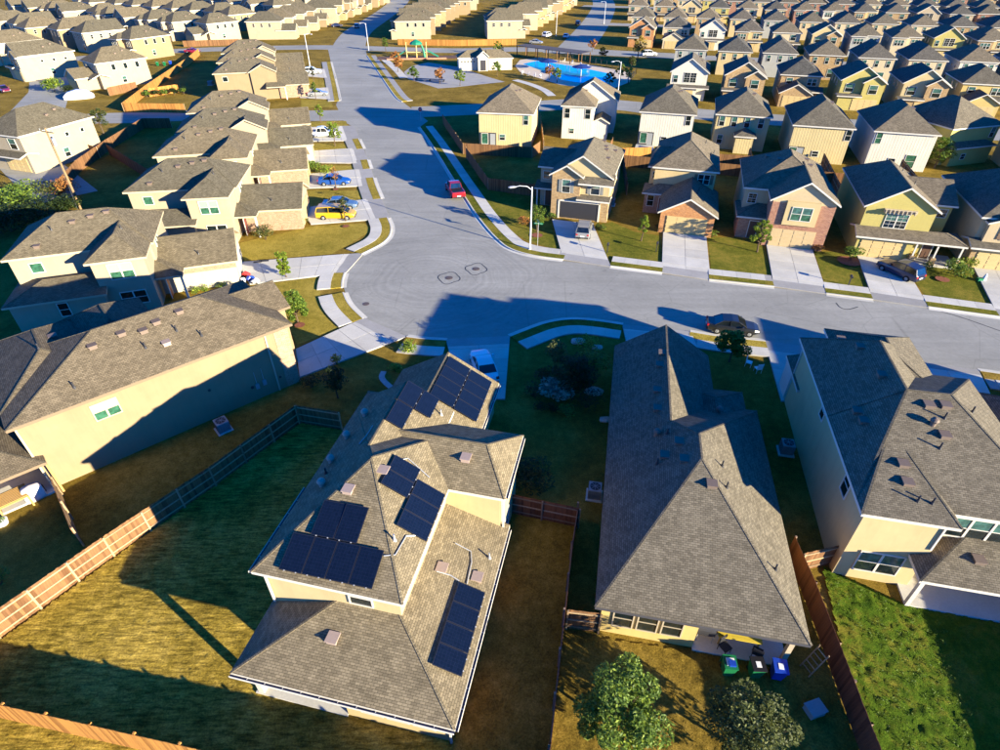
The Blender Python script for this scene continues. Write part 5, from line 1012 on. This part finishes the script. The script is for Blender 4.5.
fence(gps([(60, 196), (80, 172), (110, 150), (145, 128), (172, 128)]), 'long brown fence beside the utility pole lane', 'fence_brown', 'rail_wood'); fence(gps([(126, 112), (186, 113)]), 'sunlit picket fence along the side street', 'fence_orange', 'rail_wood'); fence(gps([(125, 112), (150, 92), (190, 64), (200, 55)]), 'diagonal fence rising behind the row of shrubs', 'fence_orange', 'rail_wood'); fence(gps([(150, 97), (182, 92)]), 'short fence behind the row of shrubs', 'fence_orange', 'rail_wood'); fence(gps([(75, 150), (100, 158)]), 'short brown fence at the corner of the pale house', 'fence_brown', 'rail_wood'); fence(gps([(110, 96), (138, 90)]), 'brown fence beside the blank pale wall', 'fence_brown', 'rail_wood'); fence(gps([(110, 155), (150, 180)]), 'shaded fence between two left backyards', 'fence_dark', 'rail_grey')
fence(gps([(184, 47), (240, 45)]), 'brown fence on the far cross street at the left', 'fence_brown', 'rail_wood'); fence(gps([(398, 45), (460, 46), (516, 45)]), 'long orange-brown fence behind the playground road', 'fence_orange', 'rail_wood'); fence(gps([(184, 38), (215, 34)]), 'farther brown fence at the left cross street', 'fence_brown', 'rail_wood')
for i_ in range(5): a = 22.3 + i_ * 11.4 - 33; fence([sn(a, 90), sn(a, 108)], '%s side fence from the left between the back-to-back yards' % ORD[i_], 'fence_brown', 'rail_wood', group='yard fences between the first two rows')
fence([sn(-14, 98), sn(20, 98), sn(48, 98)], 'long fence dividing the back-to-back yards of the first two rows', 'fence_brown', 'rail_wood')

# ---------------------------------------------------------------- street furniture
def street_lamp(px, h, arm, label, group=None, at=None):
    x, y = at or gp(*px); e = empty('street_lamp', (x, y, 0)); tag(e, label, 'street lamp', group)
    m = MB(); m.tube([(0, 0, 0), (0, 0, .5), (0, 0, h)], [.14, .10, .06], 'pole_white', 10); m.build('pole', e); m = MB(); m.tube([(0, 0, h - .35), (arm * .3, 0, h + .05), (arm * .75, 0, h + .12), (arm, 0, h - .02)], [.045, .04, .035, .03], 'pole_white', 7); m.build('arm', e)
    m = MB(); m.tube([(arm * .92, 0, h), (arm * 1.1, 0, h - .02), (arm * 1.3, 0, h - .06), (arm * 1.4, 0, h - .05)], [.06, .13, .13, .05], 'metal_grey', 9); m.build('lamp_head', e)
    m = MB(); m.box(-.2, .2, -.2, .2, 0, .14, 'concrete'); m.build('base', e); return e
street_lamp((530, 250), 7.6, -1.9, 'tall white street lamp with a curved arm at the road corner')
street_lamp((617, 101), 8, -1.6, 'white street lamp beyond the pool lawn'); street_lamp((369, 52), 8, -1.5, 'white street lamp at the far park junction'); street_lamp((310, 66), 8, 1.6, 'white street lamp on the left side of the main street', at=None); street_lamp((556, 36), 8, 1.6, 'white street lamp at the far street corner'); street_lamp((604, 24), 8, -1.6, 'white street lamp up the far middle street')
e = empty('street_sign', (*gp(537.5, 246), 0)); tag(e, 'green street name sign on a thin post by the street lamp', 'sign'); m = MB(); m.tube([(0, 0, 0), (0, 0, 3.0)], [.03, .03], 'metal_grey', 8); m.build('post', e)
for z, rz_ in ((2.75, -.28), (3.0, 1.85)): m = MB(); m.box(-.55, .55, -.012, .012, 0, .22, 'sign_green'); m.box(-.5, .5, -.016, .016, .1, .12, 'plastic_white'); m.build('name_plate', e, (0, 0, z), rz_)
e = empty('stop_sign', (*gp(421, 121), 0)); tag(e, 'red octagonal stop sign at the street junction', 'sign'); m = MB(); m.tube([(0, 0, 0), (0, 0, 2.6)], [.035, .035], 'metal_grey', 8); m.build('post', e)
def octo(r, y): return [(r * math.cos(R(22.5 + 45 * i)), y, r * math.sin(R(22.5 + 45 * i))) for i in range(8)]
m = MB(); a, b = octo(.45, -.01), octo(.45, .02); m.poly(a, 'plastic_white'); m.poly(b[::-1], 'metal_grey')
for i in range(8): m.poly([a[i], a[(i + 1) % 8], b[(i + 1) % 8], b[i]], 'metal_grey')
m.build('border', e, (0, -.045, 2.2), .3); m = MB(); m.poly(octo(.41, -.014), 'sign_red'); pl = m.build('sign_plate', e, (0, -.045, 2.2), .3)
tc = bpy.data.curves.new('stop_text', 'FONT'); tc.body = 'STOP'; tc.size = .3; tc.align_x = 'CENTER'; tc.align_y = 'CENTER'; tc.extrude = .002; to = bpy.data.objects.new('stop_text_tmp', tc); COL.objects.link(to)
bpy.context.view_layer.update(); me = bpy.data.meshes.new_from_object(to.evaluated_get(bpy.context.evaluated_depsgraph_get())); bpy.data.objects.remove(to); me.materials.clear(); me.materials.append(MAT['plastic_white']); lt = inst('lettering', me, pl, (0, -.018, 0)); lt.rotation_euler = (R(90), 0, 0)
for px, lb in (((449, 278), 'round iron manhole cover in the left tar ring'), ((476, 269), 'round iron manhole cover in the right tar ring')):
    x, y = gp(*px); m = MB(); m.tube([(0, 0, 0), (0, 0, .022)], [.42, .42], 'iron', 20); m.tube([(0, 0, .0221), (0, 0, .03)], [.34, .34], 'iron', 20); tag(m.build('manhole_cover', None, (x, y, .004)), lb, 'manhole', 'manholes in the road')
    rr = random.Random(px[0]); pts = []
    for i in range(24): a = i * 2 * math.pi / 24; k_ = 1 + .10 * math.cos(4 * a + .8) + rr.uniform(-.03, .03); pts.append((x + math.cos(a) * 1.15 * k_, y + math.sin(a) * 1.35 * k_, .0165))
    m = MB()
    for i in range(24):
        a, b = Vector(pts[i]), Vector(pts[(i + 1) % 24]); c0 = Vector((x, y, .0165)); u = (a - c0).normalized() * .05; v = (b - c0).normalized() * .05; m.poly([a - u, a + u, b + v, b - v], 'tar')
    tag(m.build('tar_ring'), kind='structure')
for px_, lb in (([(500, 241), (494, 240), (440, 224), (386, 207.5)], 'a'), ([(836, 303), (840, 308), (848, 310), (858, 307)], 'b'), ([(915, 305), (955, 315), (1000, 331)], 'c')):
    if lb == 'a': continue
    tag(ribbon('tar_seam', gps(px_), .10, .0165, 'tar'), kind='structure')
x, y = gp(366, 304); m = MB(); m.tube([(0, 0, 0), (0, 0, .02)], [.35, .35], 'iron', 16); tag(m.build('manhole_cover', None, (x, y, .004)), 'small dark cover beside the turning circle kerb', 'manhole', 'manholes in the road')
# utility pole with a crossarm and transformer
pb = gp(81, 209); e = empty('utility_pole', (*pb, 0)); tag(e, 'brown wooden utility pole with crossarm at the left', 'utility pole'); hp = 10.6
m = MB(); m.tube([(0, 0, 0), (0, 0, hp)], [.17, .11], 'pole_wood', 10); m.build('pole', e); m = MB(); m.bar((-1.2, .5, hp - .5), (1.2, -.5, hp - .5), .1, .12, 'pole_wood'); m.build('crossarm', e)
for t in (-1.1, -.4, .5, 1.1): m = MB(); m.tube([(t, -t * .42, hp - .44), (t, -t * .42, hp - .2)], [.05, .03], 'ac_grey', 8); m.build('insulator', e)
m = MB(); m.tube([(.32, .1, hp - 2.2), (.32, .1, hp - 1.3)], [.22, .22], 'metal_grey', 12); m.build('transformer', e); m = MB(); m.tube([(0.02, 0, hp - 1), (1.0, -2.0, .1)], [.02, .02], 'metal_dark', 5); m.build('guy_wire', e)

# ---------------------------------------------------------------- air conditioners
def ac(px, label, s=1.0, rz_=0.0, at=None, z=.1):
    x, y = at or gp(*px); e = empty('air_conditioner', (x, y, 0), rz_); tag(e, label, 'air conditioner', 'outdoor air conditioners'); w = .42 * s
    m = MB(); m.box(-w - .12, w + .12, -w - .12, w + .12, 0, z, 'concrete'); m.build('pad', e); m = MB(); m.box(-w, w, -w, w, z, z + .85, 'ac_grey')
    for i in range(7): m.box(-w - .012, w + .012, -w - .012, w + .012, z + .1 + i * .1, z + .13 + i * .1, 'metal_dark')
    m.build('casing', e); m = MB(); m.tube([(0, 0, z + .85), (0, 0, z + .875)], [w * .82, w * .82], 'metal_dark', 18)
    for i in range(8): a = i * math.pi / 4; m.bar((0, 0, z + .885), (math.cos(a) * w * .8, math.sin(a) * w * .8, z + .885), .025, .012, 'ac_grey')
    m.build('fan_grille', e); return e
ac((224, 430), 'grey air conditioner by the long cream wall', 1.05, R(41)); ac((594, 496), 'air conditioner in the dark side yard of the big hip roofed house', 1, R(-11)); ac((785, 452), 'air conditioner in shade beside the right-hand tall house', 1, R(-12)); ac((611, 205), 'air conditioner right of the open garage house', 1.1, R(-16)); ac((957, 250), 'air conditioner beside the olive yellow house', 1, R(-16)); ac((211, 85), 'air conditioner behind a left-row house near the far fence', 1.3)

# ---------------------------------------------------------------- backyard and patio things
def bin_(px, body, lid, label, rz_=0.0, open_=False, at=None):
    x, y = at or gp(*px); e = empty('wheelie_bin', (x, y, 0), rz_); tag(e, label, 'bin', 'wheelie bins behind the big hip roofed house'); m = MB(); b0, b1 = .23, .31
    lo = [(-b0, -b0, .06), (b0, -b0, .06), (b0, b0, .06), (-b0, b0, .06)]; hi = [(-b1, -b1 - .04, 1.0), (b1, -b1 - .04, 1.0), (b1, b1, 1.0), (-b1, b1, 1.0)]; m.poly(lo[::-1], body)
    for i in range(4): m.poly([lo[i], lo[(i + 1) % 4], hi[(i + 1) % 4], hi[i]], body)
    m.box(-b1 - .02, b1 + .02, -b1 - .06, b1 + .02, .95, 1.0, body); m.build('body', e)
    m = MB(); m.tube([(-.27, .27, .1), (.27, .27, .1)], [.1, .1], 'tyre', 10); m.build('wheel', e)
    m = MB()
    if open_: m.box(-b1 - .02, b1 + .02, b1 + .02, b1 + .07, .35, 1.02, lid); m.box(-.2, .2, -.2, .2, .9, 1.05, 'plastic_white'); m.box(-.1, .22, -.24, .05, .95, 1.12, 'plastic_blue')
    else: m.prism([(-b1 - .03, -b1 - .08), (b1 + .03, -b1 - .08), (b1 + .03, b1 + .05), (-b1 - .03, b1 + .05)], 1.002, 1.07, lid, bottom=True); m.box(-.12, .12, -.2, .1, 1.0702, 1.085, 'plastic_white')
    m.build('lid', e); return e
bin_((726, 672), 'plastic_green', 'plastic_green', 'open green bin full of bags, left of the three bins', -.1, True); bin_((753, 674), 'plastic_green', 'plastic_black', 'green bin with a black lid between the other two', -.05); bin_((775, 676), 'plastic_blue', 'plastic_blue', 'blue recycling bin, right of the three bins', -.2)
def loc_C(u, v): a = R(-11.3); return (4.83 + u * math.cos(a) - v * math.sin(a), 16.57 + u * math.sin(a) + v * math.cos(a))
e = empty('grill', (*loc_C(5.9, 1.0), .14), R(-11.3)); tag(e, 'barbecue grill on the patio beside the three rear windows', 'grill'); m = MB(); m.box(-.45, .45, -.28, .28, .65, .85, 'metal_dark'); m.build('firebox', e); m = MB(); m.tube([(-.45, 0, .86), (.45, 0, .86)], [.28, .28], 'metal_dark', 12); m.build('hood', e)
for sx in (-.4, .4):
    for sy in (-.22, .22): m = MB(); m.tube([(sx, sy, 0), (sx, sy, .66)], [.025, .025], 'metal_grey', 6); m.build('leg', e)
e = empty('patio_table', (*loc_C(7.6, 1.1), .14), R(-11.3)); tag(e, 'yellow wooden board table under the patio roof', 'table'); m = MB()
for i in range(4): b = MB(); b.box(-1.1, 1.1, -.36 + i * .185, -.19 + i * .185, .72, .76, 'plastic_yellow'); b.build('board', e)
for sx in (-.95, .95):
    for sy in (-.3, .3): m = MB(); m.box(sx - .04, sx + .04, sy - .04, sy + .04, 0, .72, 'lumber'); m.build('leg', e)
def chair(at, rz_, mat, label, group='patio chairs', z=.14):
    e = empty('patio_chair', (*at, z), rz_); tag(e, label, 'chair', group); m = MB(); m.box(-.25, .25, -.25, .25, .40, .45, mat); m.build('seat', e); m = MB()
    for i in range(4): m.box(-.25, .25, .23 + i * .012, .26 + i * .012, .5 + i * .13, .6 + i * .13, mat)
    m.build('backrest', e)
    for sx in (-.22, .22):
        for sy in (-.22, .24): m = MB(); m.tube([(sx, sy, 0), (sx, sy, .45 if sy < 0 else 1.0)], [.02, .02], mat, 6); m.build('leg', e)
    return e
chair(loc_C(6.9, .45), .5, 'metal_dark', 'dark metal chair left of the yellow table'); chair(loc_C(8.5, .5), 2.6, 'metal_dark', 'dark metal chair right of the yellow table')
e = empty('ladder', (*gp(812, 668), 0), R(-70)); tag(e, 'short wooden ladder frame against the dark fence', 'ladder'); 
for sx in (-.3, .3): m = MB(); m.bar((sx, -.5, 0), (sx, .1, 1.7), .06, .04, 'rail_wood'); m.build('side_rail', e)
for i in range(5): m = MB(); m.bar((-.3, -.42 + i * .11, .25 + i * .31), (.3, -.42 + i * .11, .25 + i * .31), .04, .04, 'rail_wood'); m.build('rung', e)
x, y = gp(813, 712); e = empty('storage_box', (x, y, 0), .3); tag(e, 'blue-grey plastic tub in the shaded side yard', 'box'); m = MB(); m.prism([(-.4, -.3), (.4, -.3), (.4, .3), (-.4, .3)], 0, .45, 'ac_grey', bottom=True); m.build('tub', e); m = MB(); m.prism([(-.44, -.34), (.44, -.34), (.44, .34), (-.44, .34)], .452, .5, 'ac_grey', bottom=True); m.build('lid', e)
# left patio: slatted wooden swing bench roof, covered grill, planter
x, y = gp(18, 506); e = empty('pergola_bench', (x, y, 0), R(44)); tag(e, 'slatted orange wooden bench frame on the left patio', 'bench')
for i in range(9): m = MB(); m.box(-.8, .8, -.62 + i * .15, -.53 + i * .15, .92, .96, 'lumber'); m.build('slat', e)
for sy in (-.66, .74): m = MB(); m.box(-.86, .86, sy - .04, sy + .04, .84, .92, 'lumber'); m.build('beam', e)
for sx in (-.8, .8):
    for sy in (-.66, .74): m = MB(); m.box(sx - .05, sx + .05, sy - .05, sy + .05, 0, .84, 'lumber'); m.build('leg', e)
m = MB(); m.box(-.86, -.8, -.66, .74, .2, .84, 'lumber'); m.build('side_board', e)
x, y = gp(37, 498); e = empty('covered_grill', (x, y, 0), R(44)); tag(e, 'grill under a pale pinkish cloth cover on the left patio', 'grill'); m = MB(); loft(m, [(-.55, .30, .24, .05, .95), (-.45, .36, .30, .02, 1.1), (.0, .38, .3, .0, 1.18), (.45, .36, .28, .02, 1.08), (.58, .3, .22, .05, .9)], 'cloth_white'); m.build('cover', e, smooth=True); m = MB(); m.tube([(.6, .1, 0), (.6, .1, .8)], [.04, .04], 'metal_dark', 8); m.build('leg', e)
x, y = gp(3, 524); e = empty('planter', (x, y, 0)); tag(e, 'round white planter on the grass at the left edge', 'planter'); m = MB(); m.tube([(0, 0, 0), (0, 0, .35), (0, 0, .36)], [.3, .38, .34], 'plastic_white', 16); m.build('pot', e); m = MB(); leaves(m, random.Random(2), [(0, 0, .4, .28)], 160, .07, 'leaf_green'); m.build('plant', e, uv=False)
# stones and bed edgings, small garden things
for i_, (px, s_) in enumerate([((578, 342), .7), ((597, 348), .6), ((593, 392), .8), ((605, 420), .5)]):
    rr = random.Random(i_); m = MB(); x, y = gp(*px); rg_ = []
    for k_, (z, f) in enumerate(((0, 1), (.25, .95), (.45, .6), (.5, .15))): rg_.append([(math.cos(a * .7854) * s_ * f * rr.uniform(.8, 1.15), math.sin(a * .7854) * s_ * .7 * f * rr.uniform(.8, 1.15), z * s_) for a in range(8)])
    for a, b in zip(rg_, rg_[1:]):
        for i in range(8): m.poly([a[i], a[(i + 1) % 8], b[(i + 1) % 8], b[i]], 'rock')
    m.poly(rg_[-1], 'rock'); tag(m.build('boulder', None, (x, y, 0)), ['pale boulder beside the pavement in front of the shaded bed', 'pale boulder right of the lime shrub', 'long pale rock at the right of the shaded bed', 'small stone below the shaded bed'][i_], 'rock', 'garden rocks')
tag(ribbon('bed_edging', gps([(384, 372), (381, 378), (386, 384), (391, 388)]), .5, .09, 'stone_edge'), 'curved pale stone edging of the small front bed', 'edging', kind='structure')
for (px, r_) in (((537, 236), .7), ((849, 262), 1.3), ((942, 280), .7), ((300, 326), .5), ((336, 190), .45), ((346, 227), .45)):
    x, y = gp(*px); sheet('mulch_ring', [(x + math.cos(a * .39) * r_, y + math.sin(a * .39) * r_) for a in range(16)], .125, 'mulch_red')
def lounge(px, label):
    x, y = gp(*px); chair((x, y), random.uniform(0, 6), 'plastic_white', label, 'white yard chairs', 0)
lounge((748, 366), 'white chair-like ornament on the shaded lawn, upper of two'); lounge((757, 372), 'white chair-like ornament on the shaded lawn, lower of two'); chair(gp(486, 152), 3.1, 'plastic_white', 'left white chair at the back of the corner house', 'white patio chairs', .15); chair(gp(480, 152), 2.8, 'plastic_white', 'right white chair at the back of the corner house', 'white patio chairs', .15)
shrub((643, 143), 1.4, .9, 'magenta flowering plant on the back patio', 'magenta' if False else 'leaf_rust', 120, .15); x, y = gp(646, 142); e = empty('flower_pot', (x, y, 0)); tag(e, 'magenta flowers in a pot on the white house patio', 'flowers'); m = MB(); m.tube([(0, 0, 0), (0, 0, .5)], [.25, .35], 'plastic_black', 12); m.build('pot', e); m = MB(); leaves(m, random.Random(8), [(0, 0, .9, .55), (.6, 0, .8, .4)], 260, .14, 'magenta'); m.build('blossom', e, uv=False)
x, y = gp(983, 281); e = empty('yard_ornament', (x, y, 0)); tag(e, 'small white and teal ornament on the last lawn', 'ornament'); m = MB(); m.tube([(0, 0, 0), (0, 0, .5), (0, 0, .9)], [.25, .18, .05], 'plastic_white', 10); m.build('body', e); m = MB(); m.box(-.7, -.2, -.2, .2, 0, .35, 'sign_green'); m.build('stand', e)
for i_, (px, mt) in enumerate([((247, 277), 'plastic_red'), ((251, 281), 'plastic_blue'), ((244, 283), 'plastic_white'), ((256, 284), 'plastic_white')]):
    x, y = gp(*px); e = empty('toy_car', (x, y, .13), i_); tag(e, ['red ride-on toy beside the white garage', 'blue ride-on toy beside the white garage', 'white toy nearest the garage wall', 'white toy at the lawn corner'][i_], 'toy', 'toys beside the white garage'); m = MB(); loft(m, [(-.4, .2, .16, .1, .35), (-.1, .25, .2, .08, .55), (.2, .24, .18, .08, .4), (.42, .18, .12, .1, .3)], mt); m.build('body', e)
    for sx in (-.25, .27):
        for sy in (-.22, .22): m = MB(); m.tube([(sx, sy - .03, .1), (sx, sy + .03, .1)], [.1, .1], 'tyre', 10); m.build('wheel', e)
for i_, px in enumerate([(258, 263), (265, 262)]): x, y = gp(*px); e = empty('floor_mat', (x, y, .13), .2); tag(e, '%s dark slatted mat on the concrete drive' % ['left', 'right'][i_], 'mat', 'dark mats on the drive'); m = MB(); m.box(-.45, .45, -.18, .18, 0, .05, 'metal_dark'); m.build('slatted_top', e)
for px, lb in (((607, 253), 'dark mailbox on a post left of the orange brick drive'), ((848, 286), 'dark mailbox beside the olive house drive'), ((656, 252), 'small dark stake on the lawn by the orange brick drive')):
    x, y = gp(*px); e = empty('mailbox', (x, y, 0), -.28); tag(e, lb, 'mailbox', 'mailboxes along the road'); m = MB(); m.box(-.05, .05, -.05, .05, 0, 1.05, 'metal_dark'); m.build('post', e); m = MB(); m.tube([(0, -.25, 1.14), (0, .25, 1.14)], [.12, .12], 'metal_dark', 10); m.box(-.12, .12, -.25, .25, 1.04, 1.14, 'metal_dark'); m.build('box', e)
x, y = gp(80, 99); e = empty('domed_cover', (x, y, .1), .5); tag(e, 'big white domed cover lying on the drive at the left', 'cover'); m = MB(); loft(m, [(-3, .5, .3, 0, .7), (-2, 1.3, 1.0, 0, 1.5), (0, 1.6, 1.2, 0, 1.9), (2, 1.4, 1.0, 0, 1.6), (3, .8, .4, 0, .8)], 'plastic_white'); m.build('cover', e, smooth=True)
for i_, (px, mt) in enumerate([((158, 66), 'plastic_green'), ((165, 66), 'plastic_green'), ((171, 65), 'plastic_blue')]): bin_(px, mt, mt, ['left green bin in the far left yard', 'right green bin in the far left yard', 'blue bin in the far left yard'][i_])

# ---------------------------------------------------------------- park: parking lot, playground, pool
sheet('parking_lot', gps([(412, 66), (428, 62.5), (458, 67), (488, 77), (505, 82), (480, 84.5), (455, 87.5), (438, 88.5), (424, 84), (408, 79), (404, 72)]), .03, 'concrete_grey')
ribbon('path', gps([(404, 78), (395, 68), (385, 60)]), 2.2, .034, 'concrete'); ribbon('path', gps([(515, 80), (530, 84), (545, 90), (552, 96)]), 2.0, .034, 'concrete')
pool = gps([(523, 64), (537, 61), (575, 66.5), (611, 74), (613, 79), (600, 84.5), (580, 83), (562, 80), (545, 72)])
sheet('pool_deck', gps([(515, 66), (520, 60), (540, 57.5), (580, 63), (632, 73), (630, 82), (608, 91), (560, 85), (538, 78), (520, 72)]), .04, 'pool_deck'); sheet('pool_water', pool, .05, 'water')
for px, lb in (((548, 70), 'left dark blue umbrella standing over the pool'), ((581, 76), 'right dark blue umbrella standing over the pool')):
    x, y = gp(*px); e = empty('pool_umbrella', (x, y, 0)); tag(e, lb, 'umbrella', 'pool umbrellas'); m = MB(); m.tube([(0, 0, 0), (0, 0, 2.7)], [.06, .05], 'plastic_white', 8); m.build('pole', e); m = MB()
    for i in range(8): a, b = i * math.pi / 4, (i + 1) * math.pi / 4; A, B, T = (math.cos(a) * 2.6, math.sin(a) * 2.6, 2.2), (math.cos(b) * 2.6, math.sin(b) * 2.6, 2.2), (0, 0, 2.9); m.poly([A, B, T], 'cloth_blue'); m.poly([(B[0], B[1], 2.1), (A[0], A[1], 2.1), (0, 0, 2.8)], 'cloth_blue'); m.poly([(A[0], A[1], 2.1), (B[0], B[1], 2.1), B, A], 'cloth_blue')
    m.build('canopy', e)
rr = random.Random(5)
for i_ in range(8): x, y = gp(*[(522 + i_ * 3.1, 75 + i_ * .55), (560 + i_ * 4.0, 61 + i_ * 1.1)][i_ % 2]); chair((x, y), rr.uniform(0, 6), 'plastic_white', '%s white lounge chair from the left, %s edge of the pool' % (ORD[i_ // 2], ['near', 'far'][i_ % 2]), 'white chairs round the pool', .05)
# pool house and pergola
h = House('pool_house', 'white pool house with a tan hip roof and arched dark door', gp(458, 71), 8, cat='building', wall='wall_white', roof='shingle_tan', small=True); h.blk(0, 8, 0, 6, 3.2, .5, 'u', None, 0); h.blk(5.2, 8.6, -1.6, 6, 3.6, .8, 'v', 0, 0); h.blk(8.2, 15.5, -.6, 6.4, 3.0, .5, 'u', 0, None)
for i_ in range(5): h.win('S', .38, 1.2 + i_ * .85, 2.0, .4, .4, 's', T_D)
h.door('S', -1.22, 6.9, 'metal_dark', 1.6, 2.6); h.finish()
x, y = gp(521, 56); e = empty('pergola', (x, y, 0), R(-40)); tag(e, 'long dark-roofed open pavilion beside the pool', 'pavilion'); m = MB(); L_ = 24
m.prism([(0, -2.5), (L_, -2.5), (L_, 2.5), (0, 2.5)], 3.0, 3.15, 'pavilion', bottom=True); m.build('roof', e)
for i in range(7):
    for sy in (-2.2, 2.2): m = MB(); m.box(i * 3.95 + .05, i * 3.95 + .25, sy - .1, sy + .1, 0, 3.0, 'fence_brown'); m.build('post', e)
pf = gps([(628, 84), (636, 74), (580, 60), (545, 55)])
e = empty('pool_fence', (*pf[0], 0)); tag(e, 'thin dark metal fence behind the pool', 'fence')
for a, b in zip(pf, pf[1:]):
    A = Vector((a[0] - pf[0][0], a[1] - pf[0][1], 0)); B = Vector((b[0] - pf[0][0], b[1] - pf[0][1], 0)); n_ = int((B - A).length / 2.4)
    for i in range(n_ + 1): p = A + (B - A) * (i / n_); m = MB(); m.box(-.05, .05, -.05, .05, 0, 1.5, 'metal_dark'); m.build('post', e, p)
    for z in (.3, 1.4): m = MB(); m.bar(A + Vector((0, 0, z)), B + Vector((0, 0, z)), .05, .05, 'metal_dark'); m.build('rail', e)
x, y = gp(417, 58); e = empty('playground', (x, y, 0), .1); tag(e, 'playground tower with green slides and tan roof posts', 'playground')
m = MB(); m.box(-12, 12, -2.5, 3, 0, .12, 'mulch'); m.build('mulch_area', e)
for sx in (-3, 0, 3):
    for sy in (-1, 1): m = MB(); m.tube([(sx, sy, 0), (sx, sy, 4.2)], [.12, .12], 'play_tan', 8); m.build('post', e)
m = MB(); m.box(-3, 3, -1, 1, 1.6, 1.75, 'play_tan'); m.build('deck', e); m = MB(); m.tube([(0, 0, 3.7), (0, 0, 4.3), (0, 0, 5.0)], [2.0, 1.6, .2], 'play_green', 8); m.build('canopy', e)
for sg in (-1, 1): m = MB(); m.bar((sg * 3, 0, 2.2), (sg * 6.6, 0, .3), 1.0, .25, 'play_green'); m.build('slide', e)
m = MB(); m.tube([(1.6, -1.1, 3.6), (2.2, -1.4, 2.0), (2.4, -1.6, .4)], [.3, .35, .4], 'play_green', 10); m.build('tube_slide', e)
m = MB(); m.box(-.06, 0, 0, 0, 0, 0, 'mulch_red') if False else m.box(-9, 9, -3.1, -2.9, 0, .45, 'brick_red'); m.build('border_wall', e)
x, y = gp(430, 81); e = empty('bench', (x, y, 0), -.25); tag(e, 'dark park bench on the near edge of the parking lot', 'bench'); m = MB(); m.box(-4, 4, -.4, .4, .4, .5, 'metal_dark'); m.build('seat', e)
for sx in (-3.8, 0, 3.8): m = MB(); m.box(sx - .1, sx + .1, -.35, .35, 0, .4, 'metal_dark'); m.build('leg', e)
# far fields beyond the last roofs
sheet('field', [(-2400, 470), (2400, 470), (2400, 3000), (-2400, 3000)], .05, 'ground_far')
rr = random.Random(21)
for i_ in range(10): tree(None, rr.uniform(7, 10), rr.uniform(3, 5), '%s dark tree from the left in the far top-right tree line' % ORD[i_], at=(330 + i_ * 14, 455 + rr.uniform(0, 12)), n=300, size=.8, leaf='leaf_dark', group='far tree line')
